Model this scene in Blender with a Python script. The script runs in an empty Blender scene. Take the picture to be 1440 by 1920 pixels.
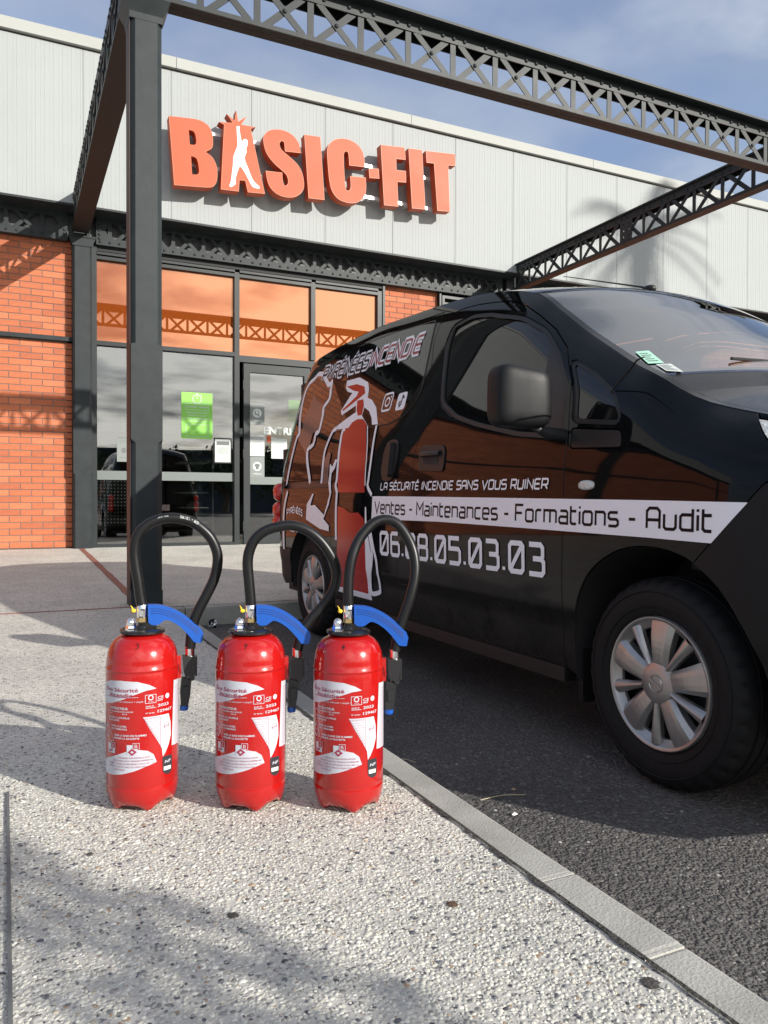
import bpy, bmesh, math, random
import numpy as np
from mathutils import Vector, Matrix
from mathutils.geometry import delaunay_2d_cdt, tessellate_polygon
rad = math.radians
S = bpy.context.scene
COL = S.collection
random.seed(7)
# ---------------------------------------------------------------- camera, sky, sun, exposure
H = 0.67
cam_d = bpy.data.cameras.new('camera'); cam = bpy.data.objects.new('camera', cam_d); COL.objects.link(cam)
S.camera = cam
cam_d.sensor_fit = 'VERTICAL'; cam_d.sensor_height = 24.0
cam_d.lens = 24.0 * 1456.0 / 1920.0
cam_d.clip_start = 0.05; cam_d.clip_end = 2000
yw, pt, rl = rad(25.56), rad(-0.73), rad(0.15)
fw = Vector((math.sin(yw) * math.cos(pt), math.cos(yw) * math.cos(pt), math.sin(pt)))
rt = Vector((math.cos(yw), -math.sin(yw), 0)); up = rt.cross(fw)
rt2 = rt * math.cos(rl) + up * math.sin(rl); up2 = -rt * math.sin(rl) + up * math.cos(rl)
m3 = Matrix((rt2, up2, -fw)).transposed()
cam.matrix_world = Matrix.Translation((0, 0, H)) @ m3.to_4x4()

SUN_TO = Vector((0.61, -1.0, 0.485)).normalized()       # towards the sun
sun_d = bpy.data.lights.new('sun', 'SUN'); sun = bpy.data.objects.new('sun', sun_d); COL.objects.link(sun)
sun_d.energy = 3.1; sun_d.angle = rad(0.53); sun_d.color = (1.0, 0.95, 0.87)
sun.rotation_euler = SUN_TO.to_track_quat('Z', 'Y').to_euler()
W = bpy.data.worlds.new('World'); S.world = W; W.use_nodes = True
nt = W.node_tree; N = nt.nodes; L = nt.links; N.clear()
def nd(t, **k):
    n = N.new(t)
    for a, b in k.items(): setattr(n, a, b)
    return n
out = nd('ShaderNodeOutputWorld'); bg = nd('ShaderNodeBackground'); bg.inputs[1].default_value = 0.112
sky = nd('ShaderNodeTexSky', sky_type='NISHITA'); sky.sun_disc = False
sky.sun_elevation = math.asin(SUN_TO.z); sky.sun_rotation = math.atan2(SUN_TO.x, SUN_TO.y)
sky.air_density = 1.3; sky.dust_density = 1.5; sky.ozone_density = 1.5
tc = nd('ShaderNodeTexCoord'); sx = nd('ShaderNodeSeparateXYZ'); L.new(tc.outputs['Generated'], sx.inputs[0])
def mth(op, a, b=None, c=None, clamp=False):
    n = nd('ShaderNodeMath', operation=op, use_clamp=clamp)
    for i, v in enumerate((a, b, c)):
        if v is None: continue
        if isinstance(v, (int, float)): n.inputs[i].default_value = v
        else: L.new(v, n.inputs[i])
    return n.outputs[0]
zz_ = mth('MAXIMUM', mth('ADD', sx.outputs[2], 0.09), 0.04)
cx_ = nd('ShaderNodeCombineXYZ'); L.new(mth('DIVIDE', sx.outputs[0], zz_), cx_.inputs[0]); L.new(mth('DIVIDE', sx.outputs[1], zz_), cx_.inputs[1])
n1 = nd('ShaderNodeTexNoise'); n1.inputs['Scale'].default_value = 0.62; n1.inputs['Detail'].default_value = 7; n1.inputs['Roughness'].default_value = 0.52; n1.inputs['Distortion'].default_value = 0.35
mp = nd('ShaderNodeMapping'); mp.inputs['Location'].default_value = (3.1, 1.7, 0.0); L.new(cx_.outputs[0], mp.inputs[0]); L.new(mp.outputs[0], n1.inputs['Vector'])
n2 = nd('ShaderNodeTexNoise'); n2.inputs['Scale'].default_value = 1.9; n2.inputs['Detail'].default_value = 5; L.new(mp.outputs[0], n2.inputs['Vector'])
cr = nd('ShaderNodeValToRGB'); cr.color_ramp.elements[0].position = 0.33; cr.color_ramp.elements[0].color = (0.45, 0.45, 0.45, 1); cr.color_ramp.elements[1].position = 0.56; cr.color_ramp.elements[1].color = (0.9, 0.9, 0.9, 1)
L.new(n1.outputs['Fac'], cr.inputs[0])
def ramp2(c0, c1, p0, p1, src):
    r = nd('ShaderNodeValToRGB'); e = r.color_ramp.elements; e[0].position = p0; e[0].color = (*c0, 1); e[1].position = p1; e[1].color = (*c1, 1); L.new(src, r.inputs[0]); return r.outputs[0]
ca = ramp2((1.25, 1.6, 2.4), (1.9, 2.15, 2.6), 0.38, 0.58, n2.outputs['Fac'])     # thin veil away from the sun
mixn = mth('ADD', mth('MULTIPLY', n1.outputs['Fac'], 0.65), mth('MULTIPLY', n2.outputs['Fac'], 0.35))
cb = ramp2((0.7, 0.8, 1.1), (9.4, 9.2, 8.7), 0.455, 0.555, mixn)                    # broken bright cloud on the sun's side
dp = nd('ShaderNodeVectorMath', operation='DOT_PRODUCT'); L.new(tc.outputs['Generated'], dp.inputs[0]); dp.inputs[1].default_value = tuple(SUN_TO)
tt = mth('POWER', mth('DIVIDE', mth('ADD', dp.outputs['Value'], 0.25), 1.1, clamp=True), 1.3)
cc = nd('ShaderNodeMix', data_type='RGBA'); L.new(tt, cc.inputs[0]); L.new(ca, cc.inputs[6]); L.new(cb, cc.inputs[7])
tint = nd('ShaderNodeMix', data_type='RGBA', blend_type='MULTIPLY'); tint.inputs[0].default_value = 1.0
L.new(sky.outputs[0], tint.inputs[6]); tint.inputs[7].default_value = (0.72, 0.78, 0.95, 1)
mx = nd('ShaderNodeMix', data_type='RGBA'); L.new(cr.outputs[0], mx.inputs[0]); L.new(tint.outputs[2], mx.inputs[6]); L.new(cc.outputs[2], mx.inputs[7])
L.new(mx.outputs[2], bg.inputs[0]); L.new(bg.outputs[0], out.inputs[0])
S.view_settings.view_transform = 'Standard'; S.view_settings.look = 'None'
S.view_settings.exposure = 1.05; S.view_settings.gamma = 1.0; S.view_settings.use_curve_mapping = False
S.render.engine = 'CYCLES'
S.cycles.max_bounces = 8; S.cycles.transparent_max_bounces = 16; S.cycles.glossy_bounces = 5
S.render.resolution_x = 768; S.render.resolution_y = 1024

# ---------------------------------------------------------------- materials
MATS = {}
def mat(name, col, rough=0.5, metal=0.0, ior=1.5, coat=0.0, bump=None, var=None, alpha=None, spec=None, attr=None):
    """bump: list of (kind, scale, strength, distance); var: (scale, amount)"""
    m = bpy.data.materials.new(name); m.use_nodes = True; MATS[name] = m
    t = m.node_tree; b = t.nodes['Principled BSDF']
    b.inputs['Base Color'].default_value = (*col, 1); b.inputs['Roughness'].default_value = rough
    b.inputs['Metallic'].default_value = metal; b.inputs['IOR'].default_value = ior; b.inputs['Coat Weight'].default_value = coat
    b.inputs['Coat Roughness'].default_value = 0.03
    if spec is not None: b.inputs['Specular IOR Level'].default_value = spec
    tcn = t.nodes.new('ShaderNodeTexCoord')
    if var:
        n = t.nodes.new('ShaderNodeTexNoise'); n.inputs['Scale'].default_value = var[0]; n.inputs['Detail'].default_value = 6; n.inputs['Roughness'].default_value = 0.65
        t.links.new(tcn.outputs['Object'], n.inputs['Vector'])
        r = t.nodes.new('ShaderNodeValToRGB'); a = var[1]
        r.color_ramp.elements[0].position = 0.3; r.color_ramp.elements[1].position = 0.7
        r.color_ramp.elements[0].color = (*[c * (1 - a) for c in col], 1); r.color_ramp.elements[1].color = (*[min(1, c * (1 + a)) for c in col], 1)
        t.links.new(n.outputs['Fac'], r.inputs[0]); t.links.new(r.outputs[0], b.inputs['Base Color'])
        mr = t.nodes.new('ShaderNodeMapRange'); mr.inputs[3].default_value = max(0, rough - 0.08); mr.inputs[4].default_value = min(1, rough + 0.08)
        t.links.new(n.outputs['Fac'], mr.inputs[0]); t.links.new(mr.outputs[0], b.inputs['Roughness'])
    if attr:
        a = t.nodes.new('ShaderNodeAttribute'); a.attribute_name = attr; t.links.new(a.outputs['Color'], b.inputs['Base Color'])
    prev = None
    for bp in (bump or []):
        kind, sc, st, dist = bp
        if kind == 'noise':
            n = t.nodes.new('ShaderNodeTexNoise'); n.inputs['Scale'].default_value = sc; n.inputs['Detail'].default_value = 4; o = n.outputs['Fac']
        else:
            n = t.nodes.new('ShaderNodeTexVoronoi'); n.inputs['Scale'].default_value = sc; o = n.outputs['Distance']
        t.links.new(tcn.outputs['Object'], n.inputs['Vector'])
        bn = t.nodes.new('ShaderNodeBump'); bn.inputs['Strength'].default_value = st; bn.inputs['Distance'].default_value = dist
        t.links.new(o, bn.inputs['Height'])
        if prev: t.links.new(prev.outputs[0], bn.inputs['Normal'])
        prev = bn
    if prev: t.links.new(prev.outputs[0], b.inputs['Normal'])
    return m
steel = mat('steel_paint', (0.022, 0.0275, 0.0295), 0.5, spec=0.25, var=(7, 0.22), bump=[('noise', 60, 0.12, 0.003), ('noise', 9, 0.2, 0.006)])
steel_in = mat('steel_paint_dark', (0.045, 0.047, 0.05), 0.5, var=(9, 0.3), bump=[('noise', 60, 0.3, 0.004)])
alu = mat('anthracite_aluminium', (0.022, 0.026, 0.028), 0.42, spec=0.3, var=(3, 0.08))
clad = mat('cladding_metal', (0.325, 0.345, 0.345), 0.6, spec=0.2, metal=0.0, var=(1.3, 0.035), bump=[('noise', 3, 0.1, 0.004)])
coping_m = mat('coping_metal', (0.35, 0.36, 0.34), 0.6, spec=0.2, var=(2, 0.04))
mortar = mat('mortar', (0.20, 0.155, 0.135), 0.9, bump=[('noise', 200, 0.4, 0.002)])
BR = [mat('brick_%d' % i, c, 0.75, var=(22, 0.13), bump=[('noise', 150, 0.35, 0.002)]) for i, c in enumerate(((0.445, 0.128, 0.052), (0.41, 0.116, 0.047), (0.49, 0.148, 0.064), (0.365, 0.100, 0.042)))]
sign_o = mat('sign_orange', (0.42, 0.080, 0.026), 0.55, spec=0.35, var=(2.5, 0.05))
white_p = mat('white_paint', (0.80, 0.80, 0.80), 0.45)
rail_m = mat('galvanised', (0.55, 0.56, 0.56), 0.35, metal=0.5)
paper = mat('paper_white', (0.50, 0.54, 0.515), 0.6, var=(8, 0.04))
paper_g = mat('paper_grey', (0.19, 0.21, 0.20), 0.6)
green = mat('poster_green', (0.20, 0.52, 0.07), 0.5, var=(3, 0.05))
ink = mat('ink_grey', (0.12, 0.13, 0.13), 0.6)
dark = mat('dark_void', (0.012, 0.013, 0.014), 0.7)
inter = mat('interior_grey', (0.055, 0.058, 0.06), 0.6, var=(2, 0.2))
shelf_m = mat('shelf_pale', (0.75, 0.74, 0.68), 0.5)
red_joint = mat('red_joint', (0.235, 0.085, 0.06), 0.75, var=(40, 0.25), bump=[('noise', 200, 0.3, 0.002)])
# van
car = mat('car_black', (0.003, 0.0032, 0.0038), 0.04, ior=1.29, bump=[('noise', 2.2, 0.012, 0.02)])
ct = car.node_tree; cb_ = ct.nodes['Principled BSDF']; tcd = ct.nodes.new('ShaderNodeTexCoord'); sd_ = ct.nodes.new('ShaderNodeSeparateXYZ'); ct.links.new(tcd.outputs['Object'], sd_.inputs[0])
mrd = ct.nodes.new('ShaderNodeMapRange'); mrd.inputs[1].default_value = .62; mrd.inputs[2].default_value = .24; mrd.inputs[3].default_value = 0.03; ct.links.new(sd_.outputs[2], mrd.inputs[0])      # road film on the lower panels
nzd = ct.nodes.new('ShaderNodeTexNoise'); nzd.inputs['Scale'].default_value = 9; nzd.inputs['Detail'].default_value = 9; nzd.inputs['Roughness'].default_value = .75; ct.links.new(tcd.outputs['Object'], nzd.inputs['Vector'])
mud = ct.nodes.new('ShaderNodeMath'); mud.operation = 'MULTIPLY'; ct.links.new(mrd.outputs[0], mud.inputs[0]); ct.links.new(nzd.outputs['Fac'], mud.inputs[1])
mcx = ct.nodes.new('ShaderNodeMix'); mcx.data_type = 'RGBA'; ct.links.new(mud.outputs[0], mcx.inputs[0]); mcx.inputs[6].default_value = (.003, .0032, .0038, 1); mcx.inputs[7].default_value = (.055, .05, .044, 1); ct.links.new(mcx.outputs[2], cb_.inputs['Base Color'])
mrr = ct.nodes.new('ShaderNodeMapRange'); mrr.inputs[2].default_value = .6; mrr.inputs[3].default_value = .03; mrr.inputs[4].default_value = .28; ct.links.new(mud.outputs[0], mrr.inputs[0]); ct.links.new(mrr.outputs[0], cb_.inputs['Roughness'])
plastic = mat('bumper_plastic', (0.0065, 0.007, 0.008), 0.5, spec=0.25, var=(30, 0.15), bump=[('noise', 400, 0.25, 0.001)])
plastic2 = mat('trim_plastic', (0.010, 0.0105, 0.011), 0.45, bump=[('noise', 500, 0.1, 0.0005)])
rubber = mat('rubber', (0.0075, 0.0075, 0.008), 0.7, spec=0.3, var=(25, 0.25), bump=[('noise', 90, 0.2, 0.002)])
rubber_s = mat('seal', (0.008, 0.008, 0.008), 0.5)
glass_b = mat('tinted_glass', (0.004, 0.0045, 0.0045), 0.012, ior=1.5)
hubm = mat('hubcap_silver', (0.42, 0.41, 0.40), 0.36, metal=0.75, var=(14, 0.1), bump=[('noise', 70, 0.08, 0.002)])
chrome = mat('chrome', (0.85, 0.85, 0.86), 0.12, metal=1.0, var=(30, 0.05))
vinyl_w = mat('vinyl_white', (0.87, 0.87, 0.92), 0.3)
vinyl_r = mat('vinyl_red', (0.42, 0.018, 0.016), 0.16)
vinyl_g = mat('vinyl_grey', (0.10, 0.085, 0.08), 0.12)
vinyl_d = mat('vinyl_maroon', (0.30, 0.02, 0.03), 0.25)
vinyl_k = mat('vinyl_black', (0.006, 0.004, 0.006), 0.4, spec=0.15)
lamp_r = mat('lamp_red', (0.62, 0.02, 0.015), 0.1, coat=0.6)
lamp_c = mat('lamp_clear', (0.55, 0.56, 0.54), 0.12, coat=0.7, bump=[('voronoi', 90, 0.5, 0.004)])
# extinguisher
ext_red = mat('extinguisher_red', (0.38, 0.007, 0.006), 0.19, coat=0.5, bump=[('noise', 12, 0.03, 0.004)])
lab_red = mat('label_red', (0.35, 0.010, 0.010), 0.28)
lab_w = mat('label_white', (0.50, 0.51, 0.56), 0.35)
lab_ink = mat('label_ink', (0.30, 0.02, 0.06), 0.4)
blk = mat('gloss_black', (0.012, 0.012, 0.013), 0.22)
hose_m = mat('hose_rubber', (0.007, 0.007, 0.0075), 0.36, spec=0.35, bump=[('noise', 220, 0.06, 0.001)])
blue = mat('blue_plastic', (0.008, 0.085, 0.40), 0.36)
yellow = mat('yellow_plastic', (0.85, 0.55, 0.03), 0.35)
brass = mat('brass', (0.55, 0.42, 0.20), 0.35, metal=0.9)
nozzle_m = mat('nozzle_black', (0.018, 0.018, 0.019), 0.4)
bark = mat('bark', (0.13, 0.10, 0.07), 0.9, var=(8, 0.3), bump=[('noise', 20, 0.8, 0.03)])
leaf = mat('leaf', (0.045, 0.075, 0.025), 0.6, var=(1.5, 0.4))
def glassy(name, tint_, refl, rcol=(1, 1, 1), ior=1.5):
    m = bpy.data.materials.new(name); m.use_nodes = True; t = m.node_tree; t.nodes.clear()
    o = t.nodes.new('ShaderNodeOutputMaterial'); mxs = t.nodes.new('ShaderNodeMixShader')
    tr = t.nodes.new('ShaderNodeBsdfTransparent'); tr.inputs[0].default_value = (*tint_, 1)
    gl = t.nodes.new('ShaderNodeBsdfGlossy'); gl.inputs[0].default_value = (*rcol, 1); gl.inputs[1].default_value = 0.004
    n = t.nodes.new('ShaderNodeTexNoise'); n.inputs['Scale'].default_value = 1.1; n.inputs['Detail'].default_value = 1
    tc2 = t.nodes.new('ShaderNodeTexCoord'); t.links.new(tc2.outputs['Object'], n.inputs['Vector'])
    bn = t.nodes.new('ShaderNodeBump'); bn.inputs['Strength'].default_value = 0.05; bn.inputs['Distance'].default_value = 0.02
    t.links.new(n.outputs['Fac'], bn.inputs['Height']); t.links.new(bn.outputs[0], gl.inputs['Normal'])
    fr = t.nodes.new('ShaderNodeFresnel'); fr.inputs[0].default_value = ior
    ad = t.nodes.new('ShaderNodeMath'); ad.operation = 'ADD'; ad.use_clamp = True; ad.inputs[1].default_value = refl
    t.links.new(fr.outputs[0], ad.inputs[0]); t.links.new(ad.outputs[0], mxs.inputs[0])
    t.links.new(tr.outputs[0], mxs.inputs[1]); t.links.new(gl.outputs[0], mxs.inputs[2]); t.links.new(mxs.outputs[0], o.inputs[0])
    MATS[name] = m; return m
glass_s = glassy('shop_glass', (0.55, 0.58, 0.57), 0.15)
glass_o = mat('orange_glass', (0.55, 0.15, 0.04), 0.03, metal=0.0)
# orange film: coloured mirror over an orange ground
t_ = glass_o.node_tree; b_ = t_.nodes['Principled BSDF']; g_ = t_.nodes.new('ShaderNodeBsdfGlossy'); g_.inputs[0].default_value = (1.0, 0.52, 0.30, 1); g_.inputs[1].default_value = 0.004
mxx = t_.nodes.new('ShaderNodeMixShader'); mxx.inputs[0].default_value = 0.34; t_.links.new(b_.outputs[0], mxx.inputs[1]); t_.links.new(g_.outputs[0], mxx.inputs[2])
t_.links.new(mxx.outputs[0], t_.nodes['Material Output'].inputs[0])
b_.inputs['Base Color'].default_value = (0.27, 0.058, 0.010, 1)
wglass = glassy('windscreen_glass', (0.42, 0.46, 0.46), 0.10, ior=1.6)
cglass = glassy('clear_side_glass', (0.65, 0.68, 0.67), 0.02)

# ---------------------------------------------------------------- mesh helpers
def setp(o, label=None, cat=None, group=None, kind=None):
    if label: o['label'] = label
    if cat: o['category'] = cat
    if group: o['group'] = group
    if kind: o['kind'] = kind
    return o
ORG = {}
def empty(name, loc, label, cat, group=None, rz=0, parent=None):
    o = bpy.data.objects.new(name, None); COL.objects.link(o); o.location = loc; o.rotation_euler = (0, 0, rz); o.empty_display_size = 0.1
    ORG[o.name] = Vector(loc); return setp(o, label, cat, group)
class MB:
    def __init__(s): s.v = []; s.f = []; s.n = None; s.sm = []; s.mi = []
    def add(s, vs, fs, smooth=False, mi=0):
        k = len(s.v); s.v += [tuple(v) for v in vs]; s.f += [tuple(i + k for i in f) for f in fs]; s.sm += [smooth] * len(fs); s.mi += [mi] * len(fs); return s
    def box(s, a, b, mi=0):
        x0, y0, z0 = a; x1, y1, z1 = b
        return s.add([(x0, y0, z0), (x1, y0, z0), (x1, y1, z0), (x0, y1, z0), (x0, y0, z1), (x1, y0, z1), (x1, y1, z1), (x0, y1, z1)],
                     [(3, 2, 1, 0), (4, 5, 6, 7), (0, 1, 5, 4), (1, 2, 6, 5), (2, 3, 7, 6), (3, 0, 4, 7)], mi=mi)
    def bar(s, p, q, w, t, upv=(0, 0, 1), mi=0):
        """flat bar from p to q: width w along side vector, thickness t along upv"""
        p = Vector(p); q = Vector(q); d = (q - p).normalized(); u = Vector(upv); sd = d.cross(u).normalized() * (w / 2); u2 = sd.cross(d).normalized() * (t / 2)
        vs = [p - sd - u2, p + sd - u2, p + sd + u2, p - sd + u2, q - sd - u2, q + sd - u2, q + sd + u2, q - sd + u2]
        return s.add(vs, [(0, 1, 2, 3), (7, 6, 5, 4), (1, 0, 4, 5), (2, 1, 5, 6), (3, 2, 6, 7), (0, 3, 7, 4)], mi=mi)
    def prism(s, poly, fn, d0, d1, holes=(), mi=0):
        """poly in 2D, fn(u,v,d)->xyz, extruded from d0 to d1"""
        loops = [list(poly)] + [list(h) for h in holes]; flat = [p for l in loops for p in l]
        tri = tessellate_polygon([[Vector((p[0], p[1], 0)) for p in l] for l in loops])
        n = len(flat)
        s.add([fn(*p, d0) for p in flat] + [fn(*p, d1) for p in flat], [tuple(t) for t in tri] + [tuple(reversed([i + n for i in t])) for t in tri], mi=mi)
        k = 0
        for l in loops:
            m = len(l); vs = [fn(*p, d0) for p in l] + [fn(*p, d1) for p in l]
            s.add(vs, [(i, (i + 1) % m, (i + 1) % m + m, i + m) for i in range(m)], mi=mi)
        return s
    def lathe(s, prof, seg=32, c=(0, 0, 0), axis='z', mi=0, rmod=None, a0=0, a1=2 * math.pi):
        full = abs(a1 - a0 - 2 * math.pi) < 1e-6; ns = seg if full else seg + 1
        vs = []
        for (r, h) in prof:
            for i in range(ns):
                a = a0 + (a1 - a0) * i / seg; rr = r + (rmod(r, h, a, i) if rmod else 0)
                x, y = rr * math.cos(a), rr * math.sin(a)
                vs.append((c[0] + x, c[1] + y, c[2] + h) if axis == 'z' else (c[0] + h, c[1] + x, c[2] + y))
        fs = []
        for j in range(len(prof) - 1):
            for i in range(seg):
                i2 = (i + 1) % ns if full else i + 1
                fs.append((j * ns + i, j * ns + i2, (j + 1) * ns + i2, (j + 1) * ns + i))
        return s.add(vs, fs, True, mi)
    def tube(s, pts, r, seg=10, mi=0, caps=True, flat=1.0):
        pts = [Vector(p) for p in pts]; n = len(pts); vs = []; rs = r if isinstance(r, (list, tuple)) else [r] * n
        T = [(pts[min(i + 1, n - 1)] - pts[max(i - 1, 0)]).normalized() for i in range(n)]
        u = T[0].orthogonal().normalized()
        for i in range(n):
            u = (u - T[i] * u.dot(T[i])).normalized(); w = T[i].cross(u)
            for k in range(seg):
                a = 2 * math.pi * k / seg; vs.append(pts[i] + (u * math.cos(a) + w * math.sin(a) * flat) * rs[i])
        fs = [(i * seg + k, i * seg + (k + 1) % seg, (i + 1) * seg + (k + 1) % seg, (i + 1) * seg + k) for i in range(n - 1) for k in range(seg)]
        s.add(vs, fs, True, mi)
        if caps: s.add(vs[:seg], [tuple(reversed(range(seg)))], mi=mi); s.add(vs[-seg:], [tuple(range(seg))], mi=mi)
        return s
    def ell(s, c, r, e=1.0, nu=20, nv=12, mi=0):
        f = lambda t: math.copysign(abs(t) ** e, t)
        vs = []
        for j in range(nv + 1):
            b = -math.pi / 2 + math.pi * j / nv
            for i in range(nu):
                a = 2 * math.pi * i / nu; vs.append((c[0] + r[0] * f(math.cos(b)) * f(math.cos(a)), c[1] + r[1] * f(math.cos(b)) * f(math.sin(a)), c[2] + r[2] * f(math.sin(b))))
        fs = [(j * nu + i, j * nu + (i + 1) % nu, (j + 1) * nu + (i + 1) % nu, (j + 1) * nu + i) for j in range(nv) for i in range(nu)]
        return s.add(vs, fs, True, mi)
    def obj(s, name, m, parent=None, normals=None, local=False, fix=True, **k):
        me = bpy.data.meshes.new(name); vs = s.v
        if parent is not None and not local:
            o0 = ORG.get(parent.name, Vector((0, 0, 0))); vs = [(a - o0.x, b - o0.y, c - o0.z) for a, b, c in vs]
        me.from_pydata(vs, [], s.f); me.polygons.foreach_set('use_smooth', s.sm)
        ms = m if isinstance(m, (list, tuple)) else [m]
        for q in ms: me.materials.append(q)
        if len(ms) > 1: me.polygons.foreach_set('material_index', s.mi)
        if normals is None and fix and len(s.f) < 60000:
            bm = bmesh.new(); bm.from_mesh(me); bmesh.ops.remove_doubles(bm, verts=bm.verts, dist=1e-6); bmesh.ops.recalc_face_normals(bm, faces=bm.faces)
            for e in bm.edges:
                if len(e.link_faces) == 2 and e.calc_face_angle(0) > 0.7: e.smooth = False
            bm.to_mesh(me); bm.free()
        me.update()
        if normals is not None: me.normals_split_custom_set_from_vertices(normals)
        o = bpy.data.objects.new(name, me); COL.objects.link(o)
        if parent is not None: o.parent = parent; ORG[o.name] = ORG.get(parent.name, Vector((0, 0, 0)))
        return setp(o, **k)
def inst(name, src, parent, loc):
    o = bpy.data.objects.new(name, src.data); COL.objects.link(o); o.parent = parent; o.location = loc; return o
def bez(pts, n=6):
    """Catmull-Rom through points"""
    P = [Vector(p) for p in pts]; P = [P[0] * 2 - P[1]] + P + [P[-1] * 2 - P[-2]]; o = []
    for i in range(1, len(P) - 2):
        for k in range(n):
            t = k / n; a, b, c, d = P[i - 1], P[i], P[i + 1], P[i + 2]
            o.append(0.5 * ((2 * b) + (c - a) * t + (2 * a - 5 * b + 4 * c - d) * t * t + (3 * b - a - 3 * c + d) * t ** 3))
    o.append(P[-2]); return o
def ccw(p):
    a = sum(p[i][0] * p[(i + 1) % len(p)][1] - p[(i + 1) % len(p)][0] * p[i][1] for i in range(len(p)))
    return list(p) if a > 0 else list(reversed(p))
def offset(p, d):
    """shrink a CCW polygon by d"""
    p = ccw(p); n = len(p); o = []
    for i in range(n):
        a, b, c = Vector(p[i - 1]), Vector(p[i]), Vector(p[(i + 1) % n]); u = (b - a).normalized(); w = (c - b).normalized()
        nu = Vector((-u.y, u.x)); nw = Vector((-w.y, w.x)); m = nu + nw
        m = m / max(0.35, m.dot(nu)) if m.length > 1e-6 else nu
        o.append(tuple(b + m * d))
    return o
def roundp(p, r=0.03, k=4):
    p = list(p); n = len(p); o = []
    for i in range(n):
        a, b, c = Vector(p[i - 1]), Vector(p[i]), Vector(p[(i + 1) % n]); u = a - b; w = c - b; q = min(r, u.length * 0.45, w.length * 0.45)
        s0 = b + u.normalized() * q; s1 = b + w.normalized() * q
        for j in range(k + 1):
            t = j / k; o.append(tuple(s0 * (1 - t) ** 2 + b * 2 * t * (1 - t) + s1 * t * t))
    return o
def dens(p, step, closed=True):
    o = []; n = len(p)
    for i in range(n if closed else n - 1):
        a, b = Vector(p[i]), Vector(p[(i + 1) % n]); k = max(1, int(math.ceil((b - a).length / step)))
        for j in range(k): o.append(tuple(a.lerp(b, j / k)))
    if not closed: o.append(tuple(p[-1]))
    return o
def inside(P, x, y):
    P = np.asarray(P); x1, y1 = P[:, 0], P[:, 1]; x2, y2 = np.roll(x1, -1), np.roll(y1, -1)
    x = np.asarray(x)[:, None]; y = np.asarray(y)[:, None]
    c = ((y1 > y) != (y2 > y)) & (x < (x2 - x1) * (y - y1) / (y2 - y1 + 1e-15) + x1)
    return (c.sum(1) % 2) == 1
def fill2d(poly, holes=(), step=0.05):
    loops = [dens(ccw(poly), step)] + [dens(ccw(h), step) for h in holes]
    pts = []; edges = []
    for l in loops:
        k = len(pts); pts += l; edges += [(k + i, k + (i + 1) % len(l)) for i in range(len(l))]
    A = np.array(pts); x0, y0 = A.min(0); x1, y1 = A.max(0)
    gx, gy = np.meshgrid(np.arange(x0 + step / 2, x1, step), np.arange(y0 + step / 2, y1, step)); gx = gx.ravel(); gy = gy.ravel()
    if len(gx):
        ok = inside(loops[0], gx, gy)
        for h in loops[1:]: ok &= ~inside(h, gx, gy)
        gx, gy = gx[ok], gy[ok]
        if len(gx):
            dd = np.min((gx[:, None] - A[:, 0]) ** 2 + (gy[:, None] - A[:, 1]) ** 2, 1); k2 = dd > (0.45 * step) ** 2; gx, gy = gx[k2], gy[k2]
    allp = [Vector(p) for p in pts] + [Vector((a, b)) for a, b in zip(gx, gy)]
    r = delaunay_2d_cdt(allp, edges, [], 0, 1e-7)
    v = [(p.x, p.y) for p in r[0]]; f = [tuple(t) for t in r[2]]
    c = np.array([[sum(v[i][0] for i in t) / 3, sum(v[i][1] for i in t) / 3] for t in f]); ok = inside(loops[0], c[:, 0], c[:, 1])
    for h in loops[1:]: ok &= ~inside(h, c[:, 0], c[:, 1])
    f = [t for t, k in zip(f, ok) if k]
    return v, f, loops
# text from the built-in font -> 2D triangles, fitted to a width and cap height
_tc = {}
def text2d(s, bold=0.0):
    if (s, bold) in _tc: return _tc[(s, bold)]
    cu = bpy.data.curves.new('t', 'FONT'); cu.body = s; cu.resolution_u = 2; cu.offset = bold; cu.fill_mode = 'FRONT'
    o = bpy.data.objects.new('t', cu); COL.objects.link(o); dg = bpy.context.evaluated_depsgraph_get(); dg.update()
    me = bpy.data.meshes.new_from_object(o.evaluated_get(dg)); v = [(a.co.x, a.co.y) for a in me.vertices]; f = [tuple(p.vertices) for p in me.polygons]
    bpy.data.objects.remove(o); bpy.data.curves.remove(cu); bpy.data.meshes.remove(me)
    _tc[(s, bold)] = (v, f); return v, f
def put_text(mb, s, u0, v0, w, h, fn, bold=0.0, slant=0.0, rise=0.0, mi=0):
    """w: width, h: capital height; fn(u,v)->xyz"""
    v, f = text2d(s, bold)
    if not v: return
    x0 = min(a for a, b in v); x1 = max(a for a, b in v); kx = w / (x1 - x0); ky = h / 0.729
    mb.add([fn(u0 + (a - x0) * kx + b * ky * slant, v0 + b * ky + rise * (a - x0) * kx) for a, b in v], f, mi=mi)
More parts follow.
